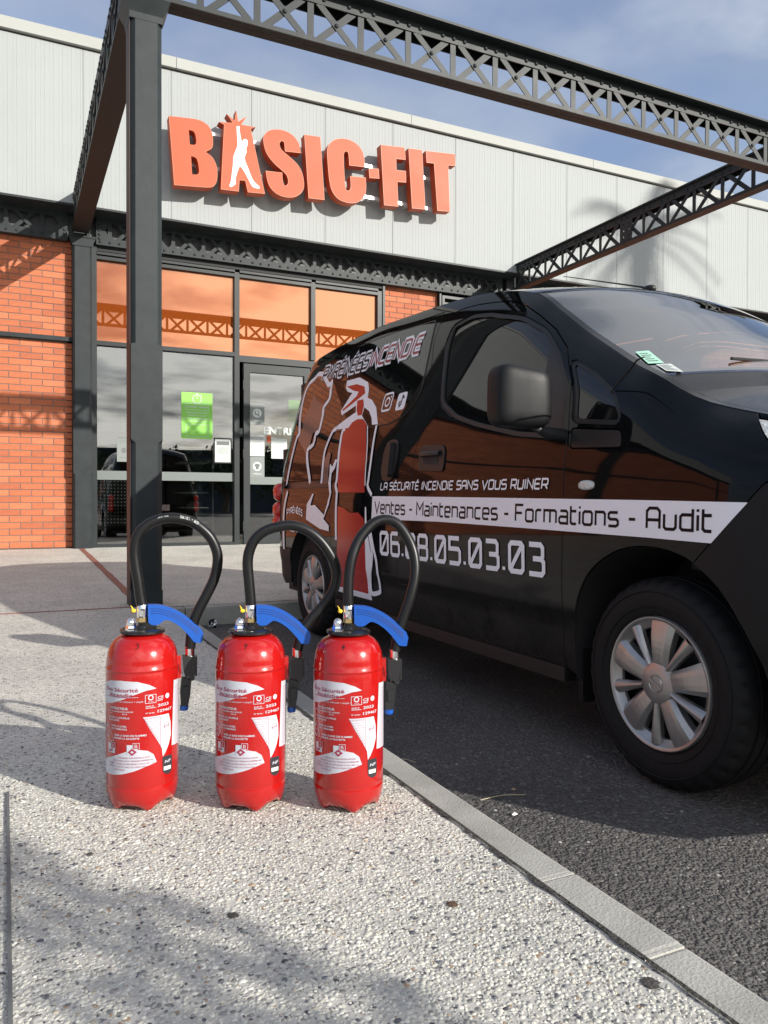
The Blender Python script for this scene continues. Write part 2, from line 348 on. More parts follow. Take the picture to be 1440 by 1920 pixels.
# stroke font (squared technical lettering)
G = {
 'A': ([[(0, 0), (0, .85), (.15, 1), (.6, 1), (.75, .85), (.75, 0)], [(0, .42), (.75, .42)]], .75), 'a': ([[(.08, .72), (.55, .72), (.65, .62), (.65, 0), (.1, 0), (0, .1), (0, .28), (.1, .38), (.65, .38)]], .65),
 'c': ([[(.6, .72), (.1, .72), (0, .62), (0, .1), (.1, 0), (.6, 0)]], .6), 'd': ([[(.65, 1), (.65, 0), (.1, 0), (0, .1), (0, .62), (.1, .72), (.65, .72)]], .65),
 'e': ([[(.6, 0), (.1, 0), (0, .1), (0, .62), (.1, .72), (.55, .72), (.65, .62), (.65, .36), (0, .36)]], .65), 'i': ([[(0, 0), (0, .72)], [(0, .88), (0, 1)]], .0),
 'm': ([[(0, 0), (0, .72), (.9, .72), (1, .62), (1, 0)], [(.5, .72), (.5, 0)]], 1.0), 'n': ([[(0, 0), (0, .72), (.55, .72), (.65, .62), (.65, 0)]], .65),
 'o': ([[(.1, 0), (.55, 0), (.65, .1), (.65, .62), (.55, .72), (.1, .72), (0, .62), (0, .1), (.1, 0)]], .65), 'r': ([[(0, 0), (0, .62), (.1, .72), (.45, .72)]], .45),
 's': ([[(0, 0), (.5, 0), (.62, .08), (.62, .28), (.52, .36), (.1, .36), (0, .44), (0, .64), (.1, .72), (.6, .72)]], .62), 't': ([[(0, 1), (0, .1), (.1, 0), (.42, 0)], [(0, .72), (.42, .72)]], .42),
 'u': ([[(0, .72), (0, .1), (.1, 0), (.55, 0), (.65, .1), (.65, .72)]], .65), 'F': ([[(0, 0), (0, 1), (.7, 1)], [(0, .5), (.6, .5)]], .7), 'M': ([[(0, 0), (0, 1), (.45, .45), (.9, 1), (.9, 0)]], .9),
 'V': ([[(0, 1), (.42, 0), (.84, 1)]], .84), '-': ([[(0, .4), (.4, .4)]], .4), 'L': ([[(0, 1), (0, .1), (.1, 0), (.65, 0)]], .65), 'S': ([[(0, 0), (.6, 0), (.72, .1), (.72, .42), (.62, .52), (.1, .52), (0, .62), (0, .9), (.1, 1), (.7, 1)]], .72),
 'E': ([[(.68, 0), (.1, 0), (0, .1), (0, .9), (.1, 1), (.68, 1)], [(0, .5), (.6, .5)]], .68), 'É': ([[(.68, 0), (.1, 0), (0, .1), (0, .9), (.1, 1), (.68, 1)], [(0, .5), (.6, .5)], [(.25, 1.14), (.45, 1.34)]], .68),
 'C': ([[(.7, 1), (.1, 1), (0, .9), (0, .1), (.1, 0), (.7, 0)]], .7), 'U': ([[(0, 1), (0, .1), (.1, 0), (.62, 0), (.72, .1), (.72, 1)]], .72), 'R': ([[(0, 0), (0, 1), (.62, 1), (.72, .9), (.72, .5), (.62, .4), (0, .4)], [(.42, .4), (.72, 0)]], .72),
 'I': ([[(.05, 0), (.05, 1)]], .1), 'T': ([[(0, 1), (.72, 1)], [(.36, 1), (.36, 0)]], .72), 'N': ([[(0, 0), (0, 1), (.75, 0), (.75, 1)]], .75), 'D': ([[(0, 0), (0, 1), (.62, 1), (.75, .87), (.75, .13), (.62, 0), (0, 0)]], .75),
 'O': ([[(.1, 0), (.65, 0), (.75, .1), (.75, .9), (.65, 1), (.1, 1), (0, .9), (0, .1), (.1, 0)]], .75), 'P': ([[(0, 0), (0, 1), (.62, 1), (.72, .9), (.72, .5), (.62, .4), (0, .4)]], .72), 'Y': ([[(0, 1), (.37, .5), (.74, 1)], [(.37, .5), (.37, 0)]], .74),
 '0': ([[(.1, 0), (.65, 0), (.75, .1), (.75, .9), (.65, 1), (.1, 1), (0, .9), (0, .1), (.1, 0)], [(.08, .1), (.67, .9)]], .75), '3': ([[(0, 1), (.6, 1), (.7, .9), (.7, .6), (.62, .52), (.2, .52)], [(.62, .52), (.75, .42), (.75, .1), (.65, 0), (0, 0)]], .75),
 '5': ([[(.7, 1), (0, 1), (0, .58), (.65, .58), (.75, .48), (.75, .1), (.65, 0), (0, 0)]], .75), '6': ([[(.65, 1), (.1, 1), (0, .9), (0, .1), (.1, 0), (.65, 0), (.75, .1), (.75, .46), (.65, .56), (0, .56)]], .75),
 '8': ([[(.1, 0), (.65, 0), (.75, .1), (.75, .42), (.66, .52), (.09, .52), (0, .42), (0, .1), (.1, 0)], [(.09, .52), (.02, .62), (.02, .9), (.12, 1), (.63, 1), (.73, .9), (.73, .62), (.66, .52)]], .75), '.': ([[(0, 0), (0, .12)]], .0)}
def ribbon(mb, pts, w, fn, off=0.0, closed=False, step=None, mi=0):
    P = [Vector(p) for p in (dens(pts, step, closed) if step else pts)]; n = len(P)
    if not closed and (P[0] - P[-1]).length < 1e-6: P = P[:-1]; n -= 1; closed = True
    vs = []
    for i in range(n):
        a = P[i - 1] if (i or closed) else None; c = P[(i + 1) % n] if (i < n - 1 or closed) else None; b = P[i]
        u = (b - a).normalized() if a is not None else (c - b).normalized(); v = (c - b).normalized() if c is not None else u
        nu = Vector((-u.y, u.x)); nv = Vector((-v.y, v.x)); m = nu + nv; m = m / max(0.42, m.dot(nu)) if m.length > 1e-5 else nu
        vs += [fn(*(b + m * w / 2), off), fn(*(b - m * w / 2), off)]
    k = n if closed else n - 1
    mb.add(vs, [(2 * i, 2 * i + 1, 2 * ((i + 1) % n) + 1, 2 * ((i + 1) % n)) for i in range(k)], mi=mi)
def words(full, u0, v0, w, h, sw, fn, m, parent, name='lettering', rise=0.0, slant=0.0, gap=0.24, space=0.45, **k):
    x = 0; cuts = []
    for wd in full.split(' '):
        a = x
        for ch in wd: x += G[ch][1] + gap
        cuts.append((wd, a, x - gap)); x += space
    tot = cuts[-1][2]; kx = w / tot
    for wd, a, b in cuts:
        g = MB(); stroke_text(g, wd, u0 + a * kx, v0 + rise * a * kx, (b - a) * kx, h, sw, fn, rise=rise, slant=slant, gap=gap, **k); g.obj(name, m, parent)
def stroke_text(mb, s, u0, v0, w, h, sw, fn, rise=0.0, slant=0.0, gap=0.24, space=0.45, off0=0.0, w2=None, mi=0, step=None):
    x = 0; items = []
    if s == '-': ribbon(mb, [(u0, v0 + .4 * h), (u0 + w, v0 + .4 * h + rise * w)], sw, fn, off0, step=step); return
    for ch in s:
        if ch == ' ': x += space; continue
        gl, adv = G[ch]; items.append((gl, x)); x += adv + gap
    tot = x - gap; kx = w / tot; c = 0
    for gl, gx in items:
        for pl in gl:
            ribbon(mb, [(u0 + (gx + a) * kx + b * h * slant, v0 + b * h + rise * (gx + a) * kx) for a, b in pl], sw, fn, off0 + 0.00025 * (c % 2), mi=mi, step=step); c += 1
# ---------------------------------------------------------------- ground
def gz(y): return 0.0 if y < 5.15 else 0.0223 * (y - 5.15)
def pave_mat():
    m = bpy.data.materials.new('exposed_aggregate'); m.use_nodes = True; t = m.node_tree; b = t.nodes['Principled BSDF']; b.inputs['Roughness'].default_value = 0.78
    tcn = t.nodes.new('ShaderNodeTexCoord')
    wn = t.nodes.new('ShaderNodeTexNoise'); wn.inputs['Scale'].default_value = 60; t.links.new(tcn.outputs['Object'], wn.inputs['Vector'])
    mxv = t.nodes.new('ShaderNodeMix'); mxv.data_type = 'VECTOR'; mxv.inputs[0].default_value = 0.012; t.links.new(tcn.outputs['Object'], mxv.inputs[4]); t.links.new(wn.outputs['Color'], mxv.inputs[5])
    v = t.nodes.new('ShaderNodeTexVoronoi'); v.inputs['Scale'].default_value = 118; v.inputs['Randomness'].default_value = 1.0; t.links.new(mxv.outputs[1], v.inputs['Vector'])
    sp = t.nodes.new('ShaderNodeSeparateColor'); t.links.new(v.outputs['Color'], sp.inputs[0])
    r = t.nodes.new('ShaderNodeValToRGB'); r.color_ramp.interpolation = 'CONSTANT'; e = r.color_ramp.elements
    e[0].position = 0; e[0].color = (0.075, 0.078, 0.085, 1); e[1].position = 0.05; e[1].color = (0.26, 0.255, 0.235, 1)
    for p, c in ((0.2, (0.44, 0.43, 0.385)), (0.4, (0.56, 0.545, 0.485)), (0.62, (0.64, 0.62, 0.56)), (0.8, (0.52, 0.50, 0.44)), (0.9, (0.70, 0.68, 0.625)), (0.975, (0.36, 0.25, 0.16))):
        q = e.new(p); q.color = (*c, 1)
    t.links.new(sp.outputs[0], r.inputs[0])
    mr = t.nodes.new('ShaderNodeMapRange'); mr.inputs[1].default_value = 0.42; mr.inputs[2].default_value = 0.62; t.links.new(v.outputs['Distance'], mr.inputs[0])
    mm = t.nodes.new('ShaderNodeMix'); mm.data_type = 'RGBA'; t.links.new(mr.outputs[0], mm.inputs[0]); t.links.new(r.outputs[0], mm.inputs[6]); mm.inputs[7].default_value = (0.50, 0.49, 0.455, 1)
    n = t.nodes.new('ShaderNodeTexNoise'); n.inputs['Scale'].default_value = 1.6; n.inputs['Detail'].default_value = 8; n.inputs['Roughness'].default_value = 0.7; t.links.new(tcn.outputs['Object'], n.inputs['Vector'])
    cr2 = t.nodes.new('ShaderNodeValToRGB'); cr2.color_ramp.elements[0].position = 0.33; cr2.color_ramp.elements[0].color = (0.78, 0.78, 0.77, 1); cr2.color_ramp.elements[1].position = 0.6; cr2.color_ramp.elements[1].color = (1.04, 1.02, 0.99, 1)
    t.links.new(n.outputs['Fac'], cr2.inputs[0])
    ml = t.nodes.new('ShaderNodeMix'); ml.data_type = 'RGBA'; ml.blend_type = 'MULTIPLY'; ml.inputs[0].default_value = 1; t.links.new(mm.outputs[2], ml.inputs[6]); t.links.new(cr2.outputs[0], ml.inputs[7])
    t.links.new(ml.outputs[2], b.inputs['Base Color'])
    iv = t.nodes.new('ShaderNodeMath'); iv.operation = 'SUBTRACT'; iv.inputs[0].default_value = 0.6; iv.use_clamp = True; t.links.new(v.outputs['Distance'], iv.inputs[1])
    bn = t.nodes.new('ShaderNodeBump'); bn.inputs['Strength'].default_value = 0.85; bn.inputs['Distance'].default_value = 0.0035; t.links.new(iv.outputs[0], bn.inputs['Height']); t.links.new(bn.outputs[0], b.inputs['Normal'])
    return m
pave = pave_mat()
def asph_mat():
    m = bpy.data.materials.new('asphalt'); m.use_nodes = True; t = m.node_tree; b = t.nodes['Principled BSDF']; b.inputs['Roughness'].default_value = 0.8
    tcn = t.nodes.new('ShaderNodeTexCoord')
    v = t.nodes.new('ShaderNodeTexVoronoi'); v.inputs['Scale'].default_value = 130; t.links.new(tcn.outputs['Object'], v.inputs['Vector'])
    v2 = t.nodes.new('ShaderNodeTexVoronoi'); v2.inputs['Scale'].default_value = 62; t.links.new(tcn.outputs['Object'], v2.inputs['Vector'])
    sp = t.nodes.new('ShaderNodeSeparateColor'); t.links.new(v.outputs['Color'], sp.inputs[0])
    r = t.nodes.new('ShaderNodeValToRGB'); e = r.color_ramp.elements; e[0].position = 0; e[0].color = (0.065, 0.063, 0.061, 1); e[1].position = 0.93; e[1].color = (0.12, 0.114, 0.109, 1); q = e.new(0.985); q.color = (0.22, 0.21, 0.20, 1)
    t.links.new(sp.outputs[0], r.inputs[0])
    n = t.nodes.new('ShaderNodeTexNoise'); n.inputs['Scale'].default_value = 2.2; n.inputs['Detail'].default_value = 6; t.links.new(tcn.outputs['Object'], n.inputs['Vector'])
    cr2 = t.nodes.new('ShaderNodeValToRGB'); cr2.color_ramp.elements[0].position = 0.35; cr2.color_ramp.elements[0].color = (0.8, 0.79, 0.79, 1); cr2.color_ramp.elements[1].position = 0.65; cr2.color_ramp.elements[1].color = (1.15, 1.13, 1.1, 1)
    t.links.new(n.outputs['Fac'], cr2.inputs[0]); ml = t.nodes.new('ShaderNodeMix'); ml.data_type = 'RGBA'; ml.blend_type = 'MULTIPLY'; ml.inputs[0].default_value = 1; t.links.new(r.outputs[0], ml.inputs[6]); t.links.new(cr2.outputs[0], ml.inputs[7]); t.links.new(ml.outputs[2], b.inputs['Base Color'])
    b1 = t.nodes.new('ShaderNodeBump'); b1.inputs['Strength'].default_value = 1.0; b1.inputs['Distance'].default_value = 0.006; b1.invert = True; t.links.new(v.outputs['Distance'], b1.inputs['Height'])
    b2 = t.nodes.new('ShaderNodeBump'); b2.inputs['Strength'].default_value = 0.8; b2.inputs['Distance'].default_value = 0.008; b2.invert = True; t.links.new(v2.outputs['Distance'], b2.inputs['Height']); t.links.new(b1.outputs[0], b2.inputs['Normal']); t.links.new(b2.outputs[0], b.inputs['Normal'])
    return m
asph = asph_mat()
kerb_m = mat('kerb_concrete', (0.33, 0.325, 0.295), 0.85, var=(4, 0.24), bump=[('noise', 250, 0.5, 0.002), ('voronoi', 160, 0.3, 0.002)])
KX0, KX1, KY = 0.835, 0.92, 4.95
g = MB(); g.add([(-400, -400, -0.16), (400, -400, -0.16), (400, 400, -0.16), (-400, 400, -0.16)], [(0, 1, 2, 3)]); g.obj('ground', mat('far_ground', (0.09, 0.09, 0.085), 0.9, var=(0.05, 0.3)), kind='structure')
g = MB(); g.add([(KX0, -45, -0.12), (60, -45, -0.12), (60, KY + 0.05, -0.12), (KX0, KY + 0.05, -0.12)], [(0, 1, 2, 3)]); g.obj('road', asph, kind='structure')
g = MB(); xs = [-40, KX0 - 0.004]
g.add([(-40, -45, 0), (KX0 - 0.004, -45, 0), (KX0 - 0.004, 5.15, 0), (-40, 5.15, 0), (KX0 - 0.004, KY + 0.1, 0), (60, KY + 0.1, 0), (60, 5.15, 0), (-40, 12, gz(12)), (60, 12, gz(12))],
      [(0, 1, 4, 2, 3), (4, 5, 6, 2), (3, 2, 6, 8, 7)])
g.obj('pavement', pave, kind='structure')
kb = bpy.data.objects.new('kerb', None); COL.objects.link(kb); kb['kind'] = 'structure'; ORG['kerb'] = Vector((0, 0, 0))
def stone(a, b):
    bm = bmesh.new(); bmesh.ops.create_cube(bm, size=1)
    for v in bm.verts: v.co = Vector(((a[0] + b[0]) / 2 + v.co.x * (b[0] - a[0]), (a[1] + b[1]) / 2 + v.co.y * (b[1] - a[1]), (a[2] + b[2]) / 2 + v.co.z * (b[2] - a[2])))
    bmesh.ops.bevel(bm, geom=bm.edges[:], offset=0.007, segments=2, affect='EDGES', profile=0.6)
    me = bpy.data.meshes.new('kerb_stone'); bm.to_mesh(me); bm.free(); me.materials.append(kerb_m); o = bpy.data.objects.new('kerb_stone', me); COL.objects.link(o); o.parent = kb
ys = [-7.14, -6.14, -5.14, -4.14, -3.14, -2.14, -1.14, -0.14, 0.861, 1.117, 2.12, 3.12, 3.88, 4.95]
for i in range(len(ys) - 1): stone((KX0, ys[i] + 0.004, -0.3), (KX1, ys[i + 1] - 0.004, -0.001 - 0.002 * (i % 2)))
xs = [KX1 + 0.0, 1.35, 2.35, 3.35, 4.35, 5.35, 6.35, 7.35, 8.35]
stone((KX0, KY + 0.004, -0.3), (KX1 + 0.06, KY + 0.1, -0.002))
for i in range(len(xs) - 1): stone((xs[i] + (0.064 if i == 0 else 0.004), KY + 0.004, -0.3), (xs[i + 1] - 0.004, KY + 0.1, -0.001 - 0.002 * (i % 2)))
mj = mat('mortar_pale', (0.42, 0.41, 0.37), 0.9, bump=[('noise', 200, 0.6, 0.003)])
g = MB()
for y in ys[1:-1]: g.box((KX0 + 0.003, y - 0.0035, -0.2), (KX1 - 0.003, y + 0.0035, -0.002))
for x in xs[1:-1]: g.box((x - 0.0042, KY + 0.008, -0.2), (x + 0.0042, KY + 0.097, 0.0))
g.obj('mortar_joint', mj, kb, kind='stuff')
# ragged crack and dirt between pavement and kerb
random.seed(3); g = MB(); y = -2.0; pts = []
while y < 4.9: pts.append((KX0 - 0.004 - random.random() ** 2 * 0.009, y)); y += 0.012 + random.random() * 0.02
vs = []; 
for x, y in pts: vs += [(x, y, 0.0035), (KX0 + 0.003, y, 0.0035)]
g.add(vs, [(2 * i, 2 * i + 1, 2 * i + 3, 2 * i + 2) for i in range(len(pts) - 1)]); g.obj('pavement_edge_crack', mat('crack_dirt', (0.045, 0.043, 0.038), 0.95, bump=[('noise', 120, 1.0, 0.01)]), kind='structure')
g = MB(); g.box((-5.3, 5.106, -0.02), (0.672, 5.127, 0.003)); g.obj('red_pavement_joint', red_joint, kind='structure')
g = MB(); n = 24; vs = []
random.seed(5)
for i in range(n + 1):
    y = 5.3 + (9.9 - 5.3) * i / n; vs += [(0.712 + random.uniform(-.004, .004), y, gz(y) + 0.003), (0.768 + random.uniform(-.004, .004), y, gz(y) + 0.003)]
g.add(vs, [(2 * i, 2 * i + 1, 2 * i + 3, 2 * i + 2) for i in range(n)]); g.obj('red_pavement_joint', red_joint, kind='structure')
g = MB(); g.bar((-0.012, 1.97, 0.002), (0.002, 0.3, 0.002), 0.006, 0.006); g.bar((0.002, 0.3, 0.002), (0.012, -3, 0.002), 0.006, 0.006); g.obj('pavement_expansion_joint', ink, kind='structure')
# stains
def stain(cx, cy, r, m, z, seed):
    random.seed(seed); k = 22; a = [(cx + r * (0.6 + 0.5 * random.random()) * math.cos(2 * math.pi * i / k), cy + r * 1.1 * (0.6 + 0.5 * random.random()) * math.sin(2 * math.pi * i / k)) for i in range(k)]
    g = MB(); g.add([(cx, cy, z + 0.0012)] + [(x, y, z - 0.001) for x, y in a], [(0, i + 1, (i + 1) % k + 1) for i in range(k)], True); g.obj('pavement_stain', m, kind='structure')
st_d = mat('stain_dark', (0.06, 0.055, 0.05), 0.9, bump=[('noise', 150, 0.8, 0.004)]); st_b = mat('stain_rust', (0.33, 0.24, 0.16), 0.85, bump=[('voronoi', 130, 0.8, 0.003)])
stain(0.658, 1.108, 0.011, mat('stain_brown', (0.10, 0.055, 0.035), 0.8, bump=[('noise', 150, 0.8, 0.004)]), 0.003, 1); stain(0.80, 0.808, 0.014, st_d, 0.003, 3); stain(0.32, 1.23, 0.010, st_d, 0.003, 4); stain(0.13, 1.56, 0.007, st_d, 0.003, 6)
# pebbles of the exposed aggregate, real domes near the camera
def pebbles():
    rng = np.random.default_rng(5); cell = 0.0066
    gx, gy = np.meshgrid(np.arange(-0.36, KX0 - 0.012, cell), np.arange(0.60, 2.25, cell)); gx = gx.ravel(); gy = gy.ravel()
    gx = gx + rng.uniform(-.48, .48, gx.size) * cell; gy = gy + rng.uniform(-.48, .48, gy.size) * cell
    keep = (rng.random(gx.size) < 0.70) & (gx < KX0 - 0.014) & (gx > -0.42 * gy + -0.05)
    gx, gy = gx[keep], gy[keep]; n = gx.size; print('pebbles', n)
    ra = rng.gamma(6, 0.0034 / 6, n).clip(.0016, .0068); rb = ra * rng.uniform(.55, 1, n); ang = rng.uniform(0, np.pi, n); h = rng.uniform(.0004, .0013, n) * (ra / .003) ** .5
    k = 7; th = np.arange(k) * 2 * np.pi / k
    jit = rng.uniform(.85, 1.12, (n, k))
    def ring(s, z):
        x = ra[:, None] * np.cos(th) * s * jit; y = rb[:, None] * np.sin(th) * s * jit
        X = gx[:, None] + x * np.cos(ang)[:, None] - y * np.sin(ang)[:, None]; Y = gy[:, None] + x * np.sin(ang)[:, None] + y * np.cos(ang)[:, None]
        return np.stack([X, Y, np.broadcast_to(z, X.shape)], 2)
    V = np.concatenate([ring(1.0, -0.0004), ring(.72, (h * .78)[:, None]), np.stack([gx, gy, h], 1)[:, None, :]], 1)
    nv = 2 * k + 1; F = []
    for i in range(k): F.append((i, (i + 1) % k, k + (i + 1) % k)); F.append((i, k + (i + 1) % k, k + i)); F.append((k + i, k + (i + 1) % k, 2 * k))
    F = np.array(F); A = (F[None] + (np.arange(n) * nv)[:, None, None]).reshape(-1, 3)
    me = bpy.data.meshes.new('pebbles'); me.vertices.add(n * nv); me.vertices.foreach_set('co', V.reshape(-1).astype(np.float32))
    me.loops.add(A.size); me.loops.foreach_set('vertex_index', A.reshape(-1).astype(np.int32)); me.polygons.add(len(A)); me.polygons.foreach_set('loop_start', np.arange(0, A.size, 3, dtype=np.int32)); me.polygons.foreach_set('loop_total', np.full(len(A), 3, dtype=np.int32))
    me.polygons.foreach_set('use_smooth', np.ones(len(A), bool))
    pal = np.array([(0.47, 0.46, 0.40), (0.44, 0.43, 0.37), (0.40, 0.395, 0.345), (0.56, 0.55, 0.49), (0.33, 0.33, 0.30), (0.24, 0.24, 0.225), (0.075, 0.078, 0.088), (0.13, 0.135, 0.14), (0.38, 0.28, 0.18), (0.43, 0.38, 0.29)])
    pi = rng.choice(len(pal), n, p=[.23, .25, .20, .09, .10, .045, .03, .025, .004, .026]); c = pal[pi] * 1.2 * rng.uniform(.85, 1.12, (n, 1))
    C = np.concatenate([np.repeat(c, nv, 0), np.ones((n * nv, 1))], 1).astype(np.float32); ca = me.color_attributes.new('pc', 'FLOAT_COLOR', 'POINT'); ca.data.foreach_set('color', C.reshape(-1))
    me.update(calc_edges=True); me.materials.append(mat('pebble', (0.4, 0.4, 0.4), 0.6, attr='pc')); o = bpy.data.objects.new('pavement_pebbles', me); COL.objects.link(o); o['kind'] = 'stuff'
pebbles()
def grit():
    rng = np.random.default_rng(9); n = 24000
    y = 0.3 + 3.0 * rng.random(n) ** 1.2; x = KX1 + 0.004 + rng.random(n) * (0.25 + y * 0.65); s = rng.gamma(5, .0028 / 5, n).clip(.0012, .0058)
    base = np.array([(-1, -.8, 0), (1, -.7, 0), (.8, .9, 0), (-.9, .8, 0), (.1, -.1, .62)], float); V = np.empty((n, 5, 3)); a = rng.uniform(0, 6.28, n)
    for j in range(5):
        bx, by, bz = base[j]; jx = bx + rng.uniform(-.3, .3, n); jy = by + rng.uniform(-.3, .3, n)
        V[:, j, 0] = x + s * (jx * np.cos(a) - jy * np.sin(a)); V[:, j, 1] = y + s * (jx * np.sin(a) + jy * np.cos(a)); V[:, j, 2] = -0.1202 + s * bz * rng.uniform(.6, 1.2, n)
    F = np.array([(0, 1, 4), (1, 2, 4), (2, 3, 4), (3, 0, 4)]); A = (F[None] + (np.arange(n) * 5)[:, None, None]).reshape(-1, 3)
    me = bpy.data.meshes.new('grit'); me.vertices.add(n * 5); me.vertices.foreach_set('co', V.reshape(-1).astype(np.float32)); me.loops.add(A.size); me.loops.foreach_set('vertex_index', A.reshape(-1).astype(np.int32)); me.polygons.add(len(A)); me.polygons.foreach_set('loop_start', np.arange(0, A.size, 3, dtype=np.int32)); me.polygons.foreach_set('loop_total', np.full(len(A), 3, dtype=np.int32))
    c = np.array([(0.112, 0.107, 0.102)]) * rng.uniform(.55, 1.5, (n, 1)); w = rng.random(n) < .006; c[w] = (0.42, 0.41, 0.38)
    C = np.concatenate([np.repeat(c, 5, 0), np.ones((n * 5, 1))], 1).astype(np.float32); ca = me.color_attributes.new('pc', 'FLOAT_COLOR', 'POINT'); ca.data.foreach_set('color', C.reshape(-1))
    me.update(calc_edges=True); me.materials.append(mat('grit', (0.05, 0.05, 0.05), 0.75, attr='pc')); o = bpy.data.objects.new('road_grit', me); COL.objects.link(o); o['kind'] = 'stuff'
grit()

# ---------------------------------------------------------------- building
BL = empty('gym_building', (0, 9.9, 0), 'long low sports hall with white ribbed cladding over orange brick panels and dark steel lattice', 'building')
PX = [-11.55, -5.40, 0.755, 6.905, 13.05]
def section_loft(mb, cx, cy, hw, hd, levels):
    """levels: (z, chamfer)"""
    vs = []
    for z, c in levels:
        c = max(c, 0.0015); vs += [(cx - hw + c, cy - hd, z), (cx + hw - c, cy - hd, z), (cx + hw, cy - hd + c, z), (cx + hw, cy + hd - c, z), (cx + hw - c, cy + hd, z), (cx - hw + c, cy + hd, z), (cx - hw, cy + hd - c, z), (cx - hw, cy - hd + c, z)]
    fs = [(j * 8 + i, j * 8 + (i + 1) % 8, (j + 1) * 8 + (i + 1) % 8, (j + 1) * 8 + i) for j in range(len(levels) - 1) for i in range(8)]
    mb.add(vs, fs + [tuple(reversed(range(8))), tuple(range(len(vs) - 8, len(vs)))])
for x in PX:
    g = MB(); section_loft(g, x, 9.975, 0.105, 0.075, [(0.09, .022), (0.99, .022), (1.01, .0), (1.62, .0), (1.635, .022), (3.70, .022)])
    MB().box((x - .16, 10.057, .05), (x + .16, 10.2, 3.95)).obj('wall', steel_in, BL); o = g.obj('pilaster', steel, BL)
    g = MB(); g.prism([(-.105, 3.70), (.105, 3.70), (.15, 3.80), (-.15, 3.80)], lambda u, v, d, x=x: (x + u, d, v), 9.89, 10.04)
    g.box((x - .155, 9.88, 3.80), (x + .155, 10.04, 3.82)); g.box((x - .09, 9.93, 3.82), (x + .09, 10.045, 4.08)); g.obj('capital', steel, o)
# bricks
CO, BLn, JT, Z0 = 0.0767, 0.240, 0.009, 0.118
bmesh_full = []
def brick_mesh(w, m):
    g = MB(); h = CO - JT; c = 0.0025
    vs = [(0, 0.012, 0), (w, 0.012, 0), (w, 0.012, h), (0, 0.012, h), (0, c, 0), (w, c, 0), (w, c, h), (0, c, h), (c, 0, c), (w - c, 0, c), (w - c, 0, h - c), (c, 0, h - c)]
    fs = [(8, 9, 10, 11), (4, 5, 9, 8), (5, 6, 10, 9), (6, 7, 11, 10), (7, 4, 8, 11), (0, 1, 5, 4), (1, 2, 6, 5), (2, 3, 7, 6), (3, 0, 4, 7)]
    return vs, fs
full = []
for m in BR:
    vs, fs = brick_mesh(BLn - JT, m); me = bpy.data.meshes.new('brick'); me.from_pydata(vs, [], fs); me.materials.append(m); full.append(me)
def rows(): 
    r = []; z = Z0; i = 0
    while z + CO < 2.58: r.append((z, i)); z += CO; i += 1
    z = 2.634
    while z < 3.80: r.append((z, i)); z += CO; i += 1
    return r
YB = 10.05
def brick_panel(x0, x1, ind=None):
    """ind(x,z) -> True: an object of its own"""
    w = MB(); w.box((x0, YB + 0.007, 0.05), (x1, YB + 0.2, 3.95)); p = w.obj('brick_panel', mortar, BL)
    g = MB(); rng = random.Random(int(x0 * 100))
    for z, i in rows():
        ph = (-0.035 if i % 2 == 0 else 0.085); k = math.floor((x0 - ph) / BLn); a = ph + k * BLn
        while a < x1 - 0.012:
            s = max(a, x0 + 0.001); e = min(a + BLn - JT, x1 - 0.001)
            if e - s > 0.012:
                ci = rng.choice((0, 0, 1, 1, 2, 3)); dy = rng.uniform(-0.0012, 0.0012)
                if ind and ind(s, z):
                    if e - s > BLn - JT - 0.001: me = full[ci]
                    else:
                        vs, fs = brick_mesh(e - s, None); me = bpy.data.meshes.new('brick'); me.from_pydata(vs, [], fs); me.materials.append(BR[ci])
                    o = bpy.data.objects.new('brick', me); COL.objects.link(o); o.parent = p; o.location = (s, YB + dy - 9.9, z)
                else:
                    vs, fs = brick_mesh(e - s, None); g.add([(s + q[0], YB + dy + q[1], z + q[2]) for q in vs], fs, mi=ci)
            a += BLn
    if g.f: g.obj('brick', BR, p, fix=False, kind='stuff')
    if x1 - x0 > 3 or x1 < 1 or x0 > 6:
        s = MB(); s.box((x0, 9.99, 2.578), (x1, YB + 0.01, 2.628)); s.box((x0, 10.0, 0.04), (x1, 10.06, 0.112)); s.obj('steel_band', steel, p)
brick_panel(-11.44, -5.51); brick_panel(-5.29, 0.648, lambda x, z: x > -0.42); brick_panel(4.785, 5.67, lambda x, z: z > 2.5); brick_panel(7.015, 12.94); brick_panel(13.16, 17)
brick_panel(-14, -11.66)
# cladding, coping, roof
g = MB(); P = [(0.0, 0.008), (0.004, 0.0)]
pw = 0.997; k = 21; st = pw / k
for i in range(k):
    a = i * st
    if i % 2 == 0: P += [(a + 0.006, 0), (a + st * .5 - .004, 0), (a + st * .5 - .0015, -0.0018), (a + st * .5 + .0015, -0.0018), (a + st * .5 + .004, 0)]
    else: P += [(a + st * .5 - .003, 0), (a + st * .5, 0.0014), (a + st * .5 + .003, 0)]
P += [(pw - 0.004, 0.0), (pw, 0.008)]
for zz0, zz1 in ((4.095, 5.885),):
    vs = [(x, y, z) for z in (zz0, zz1) for x, y in P]; n = len(P); g.add(vs, [(i, i + 1, n + i + 1, n + i) for i in range(n - 1)])
    g.add([(0, 0.008, zz0), (pw, 0.008, zz0), (pw, 0.05, zz0), (0, 0.05, zz0)], [(0, 1, 2, 3)])
x = 1.745 - 16 * pw; first = None
while x < 17.5:
    if first is None:
        first = g.obj('cladding_panel', clad, BL, local=True, fix=False); first.location = (x, 9.65 - 9.9, 0)
    else: inst('cladding_panel', first, BL, (x, 9.65 - 9.9, 0))
    x += pw
XL, XR = -14.2, 17.6
g = MB(); g.box((XL, 9.70, 4.10), (XR, 22, 5.88)); g.obj('upper_wall', inter, BL)
g = MB(); g.box((XL, 9.66, 5.885), (XR, 9.75, 5.902)); g.obj('coping_shadow_gap', dark, BL)
